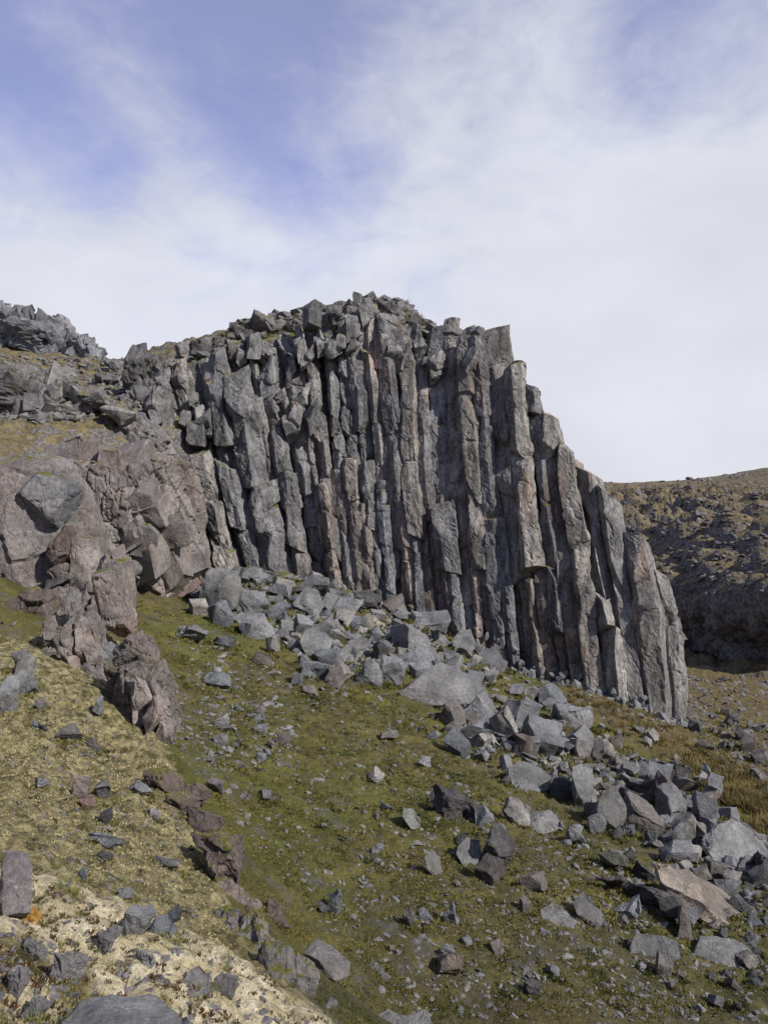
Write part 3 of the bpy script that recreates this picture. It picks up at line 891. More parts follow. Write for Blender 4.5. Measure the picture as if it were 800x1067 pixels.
# block ledge, crags at the left end of the columns, far crag
GBs = [(.19, .182, .178), (.165, .16, .158), (.21, .20, .19), (.14, .136, .135)]
t = tag(empty('rock_ledge', P(60, 440, 43)), 'dark shattered ledge of blocks above the pinkish outcrop', 'outcrop')
boss(30, 420, 110, 44, 44, 41, t, 'rock_core', col=DK, mat=M_CRAG, sub=5, cell=(1.2, 1.2, .9), amp=.3, crack=.2, rough=.1, tilt=12)
pile(t, [(-20, 385), (45, 380), (135, 432), (-20, 438)], 46, 15, 34, 43, GBs, 41, .9, (-10, 40))
t = tag(empty('rock_crag', P(155, 500, 44)), 'grey shattered crag slanting between the pinkish outcrop and the first columns', 'outcrop')
boss(142, 466, 60, 60, 43.2, 44, t, 'rock_core', col=GB, mat=M_CRAG, sub=5, cell=(.9, .9, 1.2), amp=.3, crack=.2, rough=.08, tilt=32)
boss(186, 520, 40, 100, 44.2, 45, t, 'rock_core', col=(.16, .15, .145), mat=M_CRAG, sub=6, cell=(.6, .7, 1.4), amp=.25, crack=.2, rough=.05, tilt=-14)
pile(t, [(100, 440), (165, 430), (215, 560), (185, 560)], 40, 14, 30, 42.6, GBs, 44, 1.3, (-35, 5))
t = tag(empty('rock_crag', P(150, 425, 47)), 'dark upright crag with a shaded hollow at the cliff end nearest the grass strip', 'outcrop')
boss(154, 398, 34, 64, 49, 46, t, 'rock_core', col=DK, mat=M_CRAG, sub=5, cell=(.9, 1, 1.6), amp=.3, crack=.2, rough=.08, tilt=-8)
pile(t, [(138, 384), (166, 374), (176, 430), (140, 430)], 20, 16, 32, 48, GBs[:2] + GBs[3:], 46, 1.4, (-30, 0))
pile(t, [(102, 372), (120, 374), (128, 400), (104, 395)], 7, 9, 16, 55, GBs, 47, .9)
t = tag(empty('rock_crag', P(50, 375, 86)), 'distant grey crag on the skyline above the hillside', 'outcrop')
boss(48, 356, 110, 34, 88, 48, t, 'rock_core', col=(.16, .165, .175), mat=M_CRAG, sub=5, cell=(1.0, 1.2, 2.6), amp=.4, crack=.3, rough=.15, tilt=7)
boss(-10, 350, 70, 40, 89, 49, t, 'rock_core', col=(.15, .15, .155), mat=M_CRAG, sub=5, cell=(1.2, 1.2, 2.2), amp=.4, crack=.3, rough=.15, tilt=14)
pile(t, [(-40, 322), (62, 336), (116, 370), (-30, 372)], 84, 9, 19, 86, [(.19, .195, .205), (.165, .17, .18), (.21, .21, .215)], 48, 1.5, (-20, 15))

# ------------------------------------------------------------------ large boulders one can name
hull([(412, 722, 0), (425, 714, .1), (440, 700, 1.2), (458, 689, 2.0), (478, 690, 2.2), (500, 706, 1.8), (506, 716, 1.0), (490, 733, .25), (460, 737, 0), (428, 737, .1), (420, 733, .3), (455, 745, 1.3), (440, 744, 1.5), (485, 745, 1.8), (430, 736, 2.2), (500, 730, 2.4), (470, 712, 3)],
     30.2, 'big grey boulder with broad flat lit top and shadowed undercut', col=(.185, .182, .18), sub=30, land='the big flat-topped boulder', seed=5)
hull([(208, 620, .3), (213, 596, .9), (228, 590, 1.2), (250, 592, 1.2), (253, 612, .6), (244, 634, 0), (222, 642, 0), (206, 640, .4), (230, 612, -.3), (238, 605, -.1), (212, 640, 2), (250, 636, 2.2), (246, 600, 2.6)],
     37.5, 'bulky faceted boulder with dark shaded flank at the upper end of the scree', col=(.18, .178, .172), sub=24, land='the bulky faceted boulder', seed=6, amp=.025)
hull([(676, 893, .5), (688, 890, .9), (712, 905, 1.2), (752, 926, 1.3), (788, 958, .9), (786, 968, .4), (762, 972, 0), (735, 958, -.1), (708, 938, 0), (684, 920, .2), (700, 935, .9), (760, 978, .9), (676, 905, .9)],
     14.0, 'long pale brown slab slanting down the slope', 'slab', col=(.25, .215, .185), cat='slab', sub=30, land='the long pale slab', seed=7, amp=.010)
hull([(733, 868, .3), (742, 853, .9), (775, 852, 1.3), (800, 872, 1.4), (806, 888, .9), (792, 908, .3), (768, 910, 0), (742, 900, 0), (731, 884, .1), (745, 914, .7), (790, 915, 1.0), (735, 880, 1.4)],
     16.8, 'broad grey boulder with flat sunlit top beside the brown grass', col=(.20, .20, .20), sub=26, land='the broad sunlit boulder', seed=8)
hull([(728, 975, .5), (745, 972, .8), (792, 966, .9), (796, 990, .5), (790, 1014, .1), (768, 1012, 0), (742, 1002, 0), (722, 994, .1), (735, 1006, .6), (780, 1020, .8), (730, 990, 1.1)],
     11.8, 'wide grey block lying under the lower end of the long pale slab', col=(.165, .165, .16), sub=26, land='the wide block under the slab', seed=9)
hull([(525, 797, .4), (540, 792, .9), (556, 796, 1.2), (585, 812, .8), (583, 820, .2), (556, 828, 0), (535, 820, 0), (527, 808, .2), (556, 836, .7), (540, 830, 1.0)],
     23.2, 'smooth grey rounded slab below a small grass tuft', col=(.185, .183, .18), sub=22, land='the smooth rounded slab', seed=10)
hull([(592, 797, .5), (605, 795, .8), (618, 800, .9), (620, 822, .4), (612, 845, 0), (597, 844, .1), (600, 822, -.05), (596, 806, .3), (612, 846, .7)],
     20.6, 'upright grey shard with a shaded end beside the leaning dark block', col=(.20, .20, .20), sub=20, land='the upright grey shard', seed=11)
hull([(620, 842, .3), (625, 822, .5), (640, 818, .7), (652, 838, .5), (656, 862, .2), (650, 876, 0), (640, 862, 0), (622, 846, .1), (648, 874, .5)],
     19.2, 'leaning dark rough block next to the upright grey shard', col=(.115, .112, .11), sub=20, land='the leaning dark block', seed=12, amp=.025)
hull([(318, 988, .2), (330, 977, .35), (346, 985, .4), (366, 1003, .3), (364, 1016, .12), (350, 1024, 0), (340, 1020, 0), (332, 1000, 0), (317, 993, .1), (345, 1028, .35)],
     8.7, 'squared grey brown block tilted in the green moss, larger of the neighbouring two', col=(.15, .14, .135), sub=20, land='the tilted squared block', seed=13)
hull([(378, 1018, .12), (388, 999, .3), (408, 1013, .3), (406, 1020, .1), (394, 1030, 0), (380, 1024, .05), (394, 1033, .25)],
     8.5, 'smaller grey brown wedge beside the larger tilted block in moss', col=(.145, .14, .135), sub=16, seed=14)
hull([(476, 882, .2), (486, 872, .4), (500, 874, .45), (502, 892, .2), (494, 908, 0), (482, 902, 0), (475, 890, .1), (492, 909, .4)],
     14.6, 'speckled angular grey boulder standing on the mid slope with a dark companion', col=(.17, .168, .165), sub=18, land='the speckled angular boulder', seed=15)
hull([(440, 893, .15), (446, 886, .3), (458, 892, .35), (462, 908, .15), (456, 916, 0), (442, 904, 0), (455, 918, .3)], 13.6, 'upright pale grey slab leaning on the mid mossy slope', 'slab', col=(.19, .185, .17), cat='slab', sub=14, land='the upright pale slab', seed=16)
hull([(420, 842, .2), (430, 842, .4), (440, 852, .4), (442, 868, .1), (428, 864, 0), (419, 852, .1), (436, 872, .3)], 16.4, 'greenish grey lozenge shaped rock pointing down the mossy slope', 'boulder', col=(.165, .17, .155), sub=14, land='the lozenge shaped rock', seed=17)
hull([(541, 858, .3), (556, 846, .6), (572, 843, .7), (590, 856, .5), (592, 864, .2), (566, 870, 0), (548, 866, .1), (560, 850, .1), (566, 872, .6)], 17.2, 'light grey rock with sharp shaded left side among lichened stones', col=(.19, .188, .182), sub=18, land='the sharp light grey rock', seed=18)
hull([(562, 948, .3), (572, 935, .5), (586, 942, .5), (612, 965, .3), (612, 973, .1), (585, 972, 0), (565, 964, .05), (590, 975, .4)], 12.4, 'pitted grey boulder sloping like a ramp on the lower moss', col=(.18, .178, .172), sub=20, land='the ramp shaped pitted boulder', seed=19)
hull([(596, 940, .3), (606, 926, .5), (616, 932, .5), (634, 962, .3), (632, 974, .05), (618, 966, 0), (600, 952, .1), (625, 975, .4)], 12.5, 'dark topped wedge leaning against the ramp shaped pitted boulder', col=(.14, .138, .135), sub=18, seed=20)
hull([(653, 985, .2), (662, 973, .4), (682, 971, .45), (706, 980, .4), (710, 998, .1), (692, 1006, 0), (664, 1002, 0), (653, 994, .1), (690, 1009, .4)], 11.6, 'grey block with rounded top and yellow flecks at the lower slope', col=(.15, .148, .145), sub=20, land='the round topped block', seed=21, mat=M_BOULD)
hull([(470, 668, .3), (478, 656, .6), (490, 655, .8), (497, 672, .3), (488, 684, 0), (474, 680, .1), (486, 686, .7)], 39, 'grey faceted boulder at the foot of the hanging columns', col=(.19, .19, .19), sub=14, land='the faceted boulder', seed=22)
hull([(490, 690, .3), (500, 676, .8), (522, 672, 1), (529, 690, .4), (524, 704, 0), (508, 698, 0), (520, 706, .8)], 36.5, 'darker block with cracked face near the foot of the columns', col=(.13, .132, .138), sub=16, seed=23)
hull([(312, 668, .3), (318, 656, .8), (334, 652, 1), (348, 664, .8), (344, 676, .3), (334, 690, 0), (318, 684, .1), (334, 692, .9)], 34, 'light grey two-sided boulder in the middle of the upper scree', col=(.195, .2, .20), sub=18, land='the two-sided light boulder', seed=24)
hull([(348, 686, .4), (362, 670, .8), (378, 662, .9), (388, 668, .6), (376, 684, .1), (362, 694, 0), (350, 692, .1)], 33, 'long light grey wedge lying flat in the upper scree', col=(.205, .2, .19), sub=16, land='the long flat wedge', seed=25)
hull([(304, 628, .4), (318, 610, .9), (332, 614, 1), (338, 632, .4), (332, 646, 0), (322, 632, 0), (306, 634, .3)], 38.8, 'arched grey slab over a dark hollow in the upper scree', 'slab', col=(.185, .183, .18), cat='slab', sub=16, land='the arched slab over the hollow', seed=26)
hull([(386, 643, .1), (389, 640, .3), (402, 651, .3), (399, 656, .05), (388, 652, 0), (398, 658, .3)], 37.2, 'cream coloured angular stone standing out in the upper scree', 'stone', col=(.36, .31, .26), cat='stone', sub=8, land='the cream coloured stone', seed=27)
hull([(180, 620, .2), (195, 606, .6), (210, 598, .9), (214, 604, .6), (200, 618, .1), (186, 624, 0), (205, 615, 1)], 38.6, 'pinkish slab leaning beside the bulky faceted boulder', 'slab', col=(.25, .185, .165), cat='slab', sub=14, seed=28)

# more named rocks: pixel box, look
for a in [
    (500, 742, 44, 34, 'pale triangular rock just under the big flat-topped boulder', 10, GREY), (498, 765, 66, 22, 'long grey slab sloping below the big flat-topped boulder', 18, GREY),
    (527, 758, 34, 40, 'upright light block downhill of the big flat-topped boulder', -10, PALE), (570, 770, 46, 38, 'blocky grey boulder with brown flank in the middle scree', 0, GREY),
    (545, 778, 22, 26, 'reddish dark stone beside the blocky grey boulder', 0, (.115, .09, .08)), (578, 728, 34, 26, 'squared grey block near the foot of the shattered buttress', 25, BLUE),
    (600, 750, 40, 26, 'grey split rock on yellow moss under the buttress', 10, GREY), (640, 786, 46, 30, 'pale grey sloping rock above the heap of dark blocks', 20, PALE),
    (610, 782, 34, 24, 'whitish flat rock next to dry grass tufts', 15, PALE), (540, 742, 30, 24, 'lumpy grey rock touching the uphill side of the scree ribbon', 5, GREY),
    (700, 804, 62, 28, 'long dark boulder along the brown grass edge', 12, DARK), (745, 822, 26, 26, 'grey stone between long dark boulder and brown grass', 0, GREY),
    (700, 826, 36, 36, 'pinkish lit block in the boulder heap', 20, (.22, .19, .17)), (672, 828, 36, 36, 'striped brown grey slab in the boulder heap', 40, BROWN),
    (702, 842, 32, 36, 'grey block with shaded face at the heap centre', -10, GREY), (735, 836, 36, 22, 'brownish flat block on the uphill side of the sunlit boulder', 5, (.20, .17, .15)),
    (738, 845, 26, 34, 'pointed grey wedge uphill of the broad sunlit boulder', 30, GREY), (672, 852, 44, 36, 'dark brown sloping block in the heap', 25, BROWN),
    (665, 836, 36, 18, 'flat dark stone on the heap', 8, DARK), (716, 873, 40, 30, 'dark squared block against the broad sunlit boulder', -6, (.135, .135, .135)),
    (738, 866, 16, 28, 'small upright grey block touching the broad sunlit boulder', 0, GREY), (797, 906, 26, 40, 'grey block at the picture edge beyond the broad sunlit boulder', 0, GREY),
    (680, 938, 56, 24, 'rough dark lichened boulder along the long pale slab', 5, DARK), (704, 952, 34, 30, 'pitted black rock hugging the long pale slab', 0, (.07, .065, .065)),
    (640, 922, 46, 20, 'rough brown rock ridge on the lower slope', 5, (.10, .085, .08)), (655, 948, 30, 24, 'round grey lichened stone near the lower end of the rough brown ridge', 0, GREY),
    (718, 962, 24, 34, 'upright grey flake beside the long pale slab', 0, BROWN), (505, 852, 22, 18, 'pointed grey stone above the speckled angular boulder', 10, GREY),
    (470, 838, 40, 30, 'pair-like dark rock on the mid slope with a bright edge', 15, DARK), (455, 832, 22, 16, 'dark lichened lump beside the bright edged rock', 0, DARK),
    (494, 845, 30, 24, 'lichened dark lump uphill of the speckled angular boulder', 10, DARK), (520, 886, 40, 44, 'dark leaning boulder behind the speckled angular boulder', 30, DARK),
    (512, 910, 36, 24, 'rough brown stone under the speckled angular boulder', 0, (.10, .088, .082)), (540, 848, 34, 26, 'lichen whitened rock beside the sharp light grey rock', 15, PALE),
    (600, 872, 24, 20, 'small grey stone downhill of the sharp light grey rock', 5, GREY), (622, 858, 20, 22, 'slim grey stone downhill of the upright grey shard', 0, GREY),
    (556, 922, 34, 18, 'flat brown stone with yellow moss cap on the lower slope', 5, BROWN), (640, 898, 34, 20, 'greenish flat stone in the moss uphill of the rough brown ridge', 0, (.14, .145, .12)),
    (290, 955, 30, 20, 'reddish brown lichened boulder beside the scarp in green moss', 15, (.15, .12, .10)), (350, 944, 16, 26, 'thin upright grey stone in green moss', -15, BLUE),
    (425, 958, 14, 22, 'narrow brown stone on the lower moss', 0, BROWN), (470, 955, 20, 20, 'blue-grey wedge on the lower moss', 40, BLUE),
    (548, 945, 14, 14, 'round brown pebble on the lower moss', 0, BROWN), (468, 1008, 30, 24, 'pitted reddish stone on the lowest moss', 20, (.12, .095, .085)),
    (270, 600, 40, 22, 'flat grey slab behind the bulky faceted boulder', 10, GREY), (322, 612, 44, 26, 'grey rectangular boulder uphill of the arched slab', 12, GREY),
    (292, 612, 26, 22, 'light angular stone next to the bulky faceted boulder', 0, PALE), (262, 628, 40, 30, 'broken dark edged rock touching the bulky faceted boulder', -20, GREY),
    (266, 655, 44, 26, 'half buried grey boulder downhill of the bulky faceted boulder', 5, GREY), (284, 672, 16, 22, 'pale upright triangular stone', 0, PALE),
    (198, 662, 40, 20, 'low grey boulder on moss near the shattered edge', 5, GREY), (232, 668, 32, 14, 'flat slab with dark shaded side on open moss', 5, BLUE),
    (360, 632, 40, 22, 'wide grey rock uphill of the long flat wedge', 5, GREY), (380, 626, 36, 22, 'dark block at the foot of the slender columns', 10, DARK),
    (410, 632, 34, 24, 'dark brown rock under the slender columns', -15, BROWN), (400, 676, 30, 30, 'faceted grey block in the lower scree edge', 0, GREY),
    (428, 668, 46, 34, 'grey ribbed block in the upper scree', 15, GREY), (444, 688, 46, 30, 'large flat grey block uphill of the flat-topped boulder', 10, GREY),
    (410, 700, 36, 30, 'grey blunt block next to the flat-topped boulder', 20, GREY), (384, 702, 36, 30, 'rounded grey stone at the lower scree edge', 0, GREY),
    (352, 704, 36, 30, 'streaked brown boulder at the lower scree edge', 25, BROWN), (378, 648, 26, 18, 'light lens shaped stone in the upper scree', 0, PALE),
    (450, 650, 40, 24, 'jagged grey rock near the columns', 15, GREY), (330, 700, 34, 18, 'blue-grey stone at the scree corner', 0, BLUE),
    (225, 710, 30, 16, 'flat slate coloured stone on the open green slope', 8, BLUE), (272, 686, 30, 16, 'dull brown flat stone on the green slope under the scree', 8, BROWN),
    (430, 938, 1, 1, '', 0, GREY)]:
    if a[4]: rock(a[0], a[1], a[2], a[3], a[4], 'boulder' if max(a[2], a[3]) > 25 else 'stone', a[5], a[6], 'boulder' if max(a[2], a[3]) > 25 else 'stone', land=('the ' + a[4]) if max(a[2], a[3]) > 40 and len(a[4].split()) < 8 else None, flat=(.42 if a[2] > 1.9 * a[3] else None), rough=a[6] in (DARK,))

# rocks of the near bank and the left slope
hull([(60, 1064, .0), (75, 1038, .12), (120, 1030, .2), (170, 1036, .22), (205, 1060, .15), (215, 1085, .0), (60, 1090, 0), (140, 1085, -.06), (120, 1090, .3)], 2.2, 'large flat dark grey rock with yellow lichen flecks at the bottom edge', 'boulder', (.18, .178, .18), 'boulder', M_NEAR, 30, 'the flat rock with lichen flecks', 31, .012)
hull([(183, 1022, .05), (192, 1012, .1), (208, 1003, .13), (222, 1018, .1), (220, 1040, .03), (200, 1052, 0), (184, 1042, 0), (210, 1050, .12)], 2.85, 'knobbly grey lichened rock on cream moss beside the flat rock', 'boulder', (.17, .16, .158), 'boulder', M_NEAR, 26, None, 32, .035)
hull([(0, 905, .1), (8, 885, .2), (32, 888, .2), (38, 925, .1), (34, 952, 0), (2, 956, 0), (20, 960, .2), (-4, 930, .1)], 3.3, 'upright pinkish grey lichened rock at the picture edge above orange moss', 'boulder', (.18, .16, .158), 'boulder', M_NEAR, 24, None, 33, .03)
hull([(145, 1022, .05), (160, 1010, .15), (178, 1018, .15), (182, 1032, .05), (165, 1040, 0), (148, 1036, 0), (165, 1040, .15)], 2.7, 'rounded grey stone between the flat rock and the knobbly rock', 'stone', (.15, .148, .148), 'stone', M_NEAR, 20, None, 34, .02)
hull([(385, 1058, .1), (405, 1050, .25), (435, 1047, .3), (446, 1050, .25), (452, 1068, .1), (440, 1090, 0), (380, 1085, 0), (410, 1090, .3)], 7.4, 'pale grey smooth rock cut by the bottom edge', 'boulder', (.20, .198, .19), 'boulder', M_BOULD, 22, None, 35, .012)
hull([(350, 1050, .1), (360, 1038, .2), (375, 1042, .25), (388, 1055, .15), (376, 1072, 0), (352, 1075, 0), (370, 1072, .25)], 7.2, 'brown grey lichened rock beside the pale smooth rock', 'boulder', (.16, .142, .13), 'boulder', M_BOULD, 20, None, 36, .03)
hull([(336, 1045, .1), (345, 1036, .15), (352, 1042, .2), (350, 1055, .05), (338, 1056, 0), (346, 1058, .2)], 7.3, 'small grey stone beside the brown grey lichened rock', 'stone', (.15, .148, .145), 'stone', M_BOULD, 14, None, 37, .03)
for a in [(108, 876, 44, 14, 'slate grey flat slab on the yellowish slope', 14, BLUE), (108, 893, 22, 10, 'dark small slab just below the slate grey slab', 5, DARK), (172, 900, 30, 12, 'flat lilac grey stone near the scarp', 10, (.19, .18, .185)),
          (85, 912, 12, 14, 'dark blue egg-like stone on yellowish moss', -20, BLUE), (177, 958, 24, 26, 'shiny dark stone with pale edge near the cream moss', -35, (.10, .105, .12)), (140, 962, 36, 28, 'slanting grey slab half sunk in moss behind the cream bank', 38, GREY),
          (168, 968, 30, 16, 'blue-grey thin slab under the shiny dark stone', 38, BLUE), (130, 934, 16, 10, 'light grey stone in yellowish moss', 5, GREY), (20, 690, 26, 30, 'grey smooth rock block set in the left bank', 0, (.175, .175, .168)),
          (22, 712, 30, 26, 'smooth grey rounded rock under the set block', 0, (.18, .18, .172)), (4, 728, 16, 40, 'grey flake at the picture edge of the left bank', 10, GREY), (40, 735, 14, 12, 'brown flake on the left bank', 20, BROWN),
          (38, 757, 24, 10, 'dark shingle like stone on the yellowish slope', 25, BLUE), (70, 766, 26, 16, 'brown tilted flake on the yellowish slope', 35, BROWN), (98, 776, 24, 14, 'brown flat flake near the tall wedge', 25, BROWN),
          (82, 820, 20, 26, 'pinkish brown slab sunk in yellowish moss', 35, (.20, .16, .145)), (90, 838, 18, 14, 'reddish stone under the pinkish brown slab', 0, (.22, .15, .13)), (104, 826, 22, 22, 'grey thin slab leaning downhill', 45, GREY),
          (42, 818, 18, 12, 'dark grey stone on the yellowish slope near the picture edge', 10, GREY), (110, 852, 16, 16, 'lumpy dark stone above the slate grey slab', 0, DARK), (144, 824, 26, 12, 'flat grey stone partly moss covered near the scarp', 8, GREY),
          (160, 850, 16, 10, 'small lilac stone by the scarp', 5, (.19, .18, .185)), (128, 966, 14, 20, 'grey stump-like stone at the cream bank edge', 0, GREY), (100, 738, 10, 18, 'thin grey upright flake beside the tall wedge', 0, GREY)]:
    rock(a[0], a[1], a[2], a[3], a[4], 'stone', a[5], a[6], 'stone', trees=(BVH,), flat=.4 if a[2] > 1.7 * a[3] else None, dk=.9)

boss(24, 960, 34, 24, 2.98, 91, None, 'moss_cushion', 'orange brown moss cushion under the upright pinkish lichened rock', 'moss', (.28, .15, .03), M_MOSSO, sub=5, cell=(.03, .03, .03), amp=.006, crack=.004, rough=.012, sq=1)
for a in [(34, 990, 26, 18, 'lichened grey rock under the orange moss cushion', 10, (.22, .21, .21)), (68, 1010, 38, 24, 'crumbly grey lichened rock beside cream moss in the near corner', 5, (.18, .17, .168)), (12, 1024, 28, 24, 'dark lichened rock at the lower picture corner', -10, (.18, .17, .17)),
          (110, 985, 28, 20, 'small grey lichened rock amid cream moss cushions', 15, (.19, .18, .18)), (235, 1030, 24, 18, 'rough grey rock on the cream moss near the picture bottom', 0, (.16, .15, .15)), (36, 1052, 28, 18, 'grey lichened rock beside the flat rock with flecks', 0, (.17, .165, .165)), (150, 1000, 24, 16, 'flat lichened stone on the cream moss bank', 5, (.18, .175, .175))]:
    rock(a[0], a[1], a[2], a[3], a[4], 'boulder', a[5], a[6], 'boulder', M_NEAR, trees=(BVH,), rough=True, sub=30, dz=.4)
# scarp of rough brown rock between the left slope and the green gully
for i, (px, py, w, h, Y, lab) in enumerate([(168, 822, 34, 26, 11.2, 'uppermost rough brown rock of the scarp'), (196, 838, 34, 28, 10.4, 'brown rounded rock second from the upper end of the scarp'), (206, 868, 42, 46, 9.2, 'dark jagged rock in the upper middle of the scarp'),
                                             (224, 905, 46, 58, 7.9, 'tallest brown jagged rock of the scarp'), (240, 945, 46, 46, 6.9, 'smooth brown rock face below the tallest scarp rock'), (222, 985, 62, 34, 5.6, 'wide pinkish grey rock behind the cream moss bank'),
                                             (262, 990, 54, 44, 5.6, 'grey sloping rock at the lower end of the scarp'), (296, 1022, 56, 44, 5.0, 'lowest grey brown rock of the scarp running to the picture bottom')]):
    rock(px, py, w * 1.3, h * 1.25, lab, 'scarp_rock', 35, Yd=Y, rough=True, mat=M_SCARP, cat='rock', sub=20, dz=.1, col=((.135, .105, .095), (.15, .12, .11), (.10, .082, .078), (.125, .10, .092), (.16, .13, .12), (.17, .155, .155), (.165, .155, .15), (.15, .142, .135))[i])
    LAND.append((px, py, 'the ' + lab.split(' of the scarp')[0], max(w, h)))

# blocks on the cliff top, crest to grass strip
for i, (px, py, w, h, lab) in enumerate([(192, 338, 18, 20, 'pointed block on the cliff rim at its low end'), (175, 352, 14, 12, 'squat dark block stepping down the cliff rim'), (206, 331, 18, 13, 'flat topped block on the cliff rim'), (228, 325, 10, 10, 'tiny pointed block on the cliff rim'), (212, 346, 16, 18, 'block below the flat topped rim block'),
                                          (241, 330, 12, 12, 'small dark block left of the ribbed rim boulder'), (272, 326, 32, 22, 'ribbed dark boulder on the cliff rim'), (310, 322, 10, 8, 'small round block on the rim near yellow moss'), (331, 314, 12, 12, 'round knob on the rim skyline'), (348, 320, 16, 12, 'low block beside the round rim knob'),
                                          (366, 314, 14, 14, 'lower block at the start of the summit pile'), (382, 309, 20, 14, 'topmost block of the summit pile'), (400, 316, 22, 16, 'broad block of the summit pile'), (408, 311, 14, 12, 'upper block at the far end of the summit pile'), (392, 320, 18, 12, 'front block of the summit pile'), (416, 322, 16, 12, 'last low block of the summit pile'),
                                          (447, 333, 12, 6, 'flat small block on the descending rim'), (250, 345, 18, 14, 'dark block wedged under the ribbed rim boulder'), (365, 326, 18, 12, 'block half sunk in yellow rim moss')]):
    t_ = np.interp(px, TOP[:, 0] / TOP[:, 1] * F + CX, TT); Y = face(t_, 1)[0][1] + (2.0 if py < 322 else .9)
    h2 = h * 1.35; w2 = w * 1.15; o = rock(px, py + 1, w2, h2, lab, 'rim_block', rg.uniform(-20, 20), rg.choice([GB, DK, (.14, .135, .13)]), 'block', M_CRAG, Yd=Y, sub=9, dz=.1, rough=True)
    z = max(x for x in [drop(o.location.x + dx, o.location.y + dy, BVH_C) or -99 for dx, dy in ((0, 0), (.3, 0), (-.3, 0))])
    if z > -50: o.location.z = z - h2 * Y / F * .3

# ------------------------------------------------------------------ smaller rocks, each placed and told apart by its neighbours
rs = random.Random(77)
placed = [(l[0], l[1], l[3] * .4) for l in LAND]
pend = []


def scatter(n, region, smin, smax, zone, pal, power=2.2, trees=(BVH,)):
    k = tries = 0
    while k < n and tries < n * 40:
        tries += 1
        px, py = region(rs)
        s = smin + (smax - smin) * rs.random() ** power
        if any(abs(px - a) < (s * .5 + r) * .62 and abs(py - b) < (s * .4 + r) * .42 for a, b, r in placed): continue
        placed.append((px, py, s * .42)); pend.append((px, py, s, zone, rs.choice(pal), trees)); k += 1


def ribbon(pts, wd):
    pts = np.array(pts, float); seg = np.linalg.norm(np.diff(pts, axis=0), axis=1); cum = np.concatenate([[0], np.cumsum(seg)])

    def f(r):
        d = r.random() * cum[-1]; i = min(np.searchsorted(cum, d, side='right') - 1, len(seg) - 1); q = (d - cum[i]) / seg[i]
        p = pts[i] + (pts[i + 1] - pts[i]) * q
        return p[0] + r.gauss(0, wd * .5), p[1] + r.gauss(0, wd * .5)
    return f


def poly(pts):
    P_ = np.array(pts, float); lo, hi = P_.min(0), P_.max(0)

    def inside(x, y):
        c = False; j = len(P_) - 1
        for i in range(len(P_)):
            if (P_[i][1] > y) != (P_[j][1] > y) and x < (P_[j][0] - P_[i][0]) * (y - P_[i][1]) / (P_[j][1] - P_[i][1]) + P_[i][0]: c = not c
            j = i
        return c

    def f(r):
        while True:
            x, y = r.uniform(lo[0], hi[0]), r.uniform(lo[1], hi[1])
            if inside(x, y): return x, y
    return f


SCREE = poly([(205, 595), (330, 600), (420, 635), (470, 670), (520, 700), (500, 735), (420, 690), (395, 710), (340, 705), (260, 650), (205, 640)])
RIB = ribbon([(480, 740), (560, 775), (630, 810), (690, 850), (740, 880), (790, 930)], 30)
MID = poly([(180, 650), (420, 730), (560, 830), (620, 880), (680, 960), (720, 1060), (420, 1060), (330, 960), (240, 850), (190, 790)])
GAL = [GREY, GREY, BLUE, BROWN, PALE, (.15, .15, .15)]
scatter(105, SCREE, 9, 30, 'upper scree', [GREY, GREY, BLUE, PALE, (.18, .18, .18)], 1.5)
scatter(115, RIB, 8, 34, 'boulder ribbon', GAL, 1.5)
scatter(62, RIB, 15, 36, 'boulder ribbon', GAL, 1.3)
scatter(34, SCREE, 14, 32, 'upper scree', [GREY, GREY, BLUE, PALE], 1.3)
scatter(26, poly([(640, 870), (800, 930), (800, 1060), (700, 1060), (640, 960)]), 9, 28, 'lower boulders', [GREY, BROWN, DARK, DARK], 1.4)
scatter(42, MID, 7, 20, 'green slope', [GREY, BLUE, BROWN, DARK, PALE], 1.8)
scatter(18, poly([(215, 740), (290, 730), (300, 800), (215, 800)]), 8, 20, 'rubble patch', [GREY, BLUE, BROWN], 1.5)
scatter(12, poly([(500, 700), (600, 715), (690, 760), (760, 830), (640, 790), (540, 750)]), 7, 22, 'buttress foot', [GREY, BLUE, PALE], 1.4)
scatter(20, poly([(700, 740), (800, 745), (800, 835), (760, 800)]), 8, 24, 'gully floor', [BROWN, (.12, .105, .10), DARK], 1.4, (None,))
lands = [(x, y, n) for x, y, n, s in LAND]
buckets = {}
for i, p in enumerate(pend):
    j = min(range(len(lands)), key=lambda q: (lands[q][0] - p[0]) ** 2 + (lands[q][1] - p[1]) ** 2)
    dx, dy = p[0] - lands[j][0], p[1] - lands[j][1]
    side = ('right of' if dx > 0 else 'left of') if abs(dx) > abs(dy) else ('below' if dy > 0 else 'above')
    buckets.setdefault((j, side), []).append((math.hypot(dx, dy), i))
ORD = ['nearest', 'second nearest', 'third nearest', 'fourth nearest', 'fifth nearest', 'sixth nearest', 'seventh nearest', 'eighth nearest', 'ninth nearest', 'tenth nearest', 'eleventh nearest', 'twelfth nearest', 'thirteenth nearest', 'fourteenth nearest', 'fifteenth nearest', 'sixteenth nearest', 'seventeenth nearest', 'eighteenth nearest']
ORD += ['nineteenth nearest'] + [f'{t} {u} nearest' if u else f'{v} nearest' for t, v in (('twenty', 'twentieth'), ('thirty', 'thirtieth'), ('forty', 'fortieth')) for u in ('', 'first', 'second', 'third', 'fourth', 'fifth', 'sixth', 'seventh', 'eighth', 'ninth')]
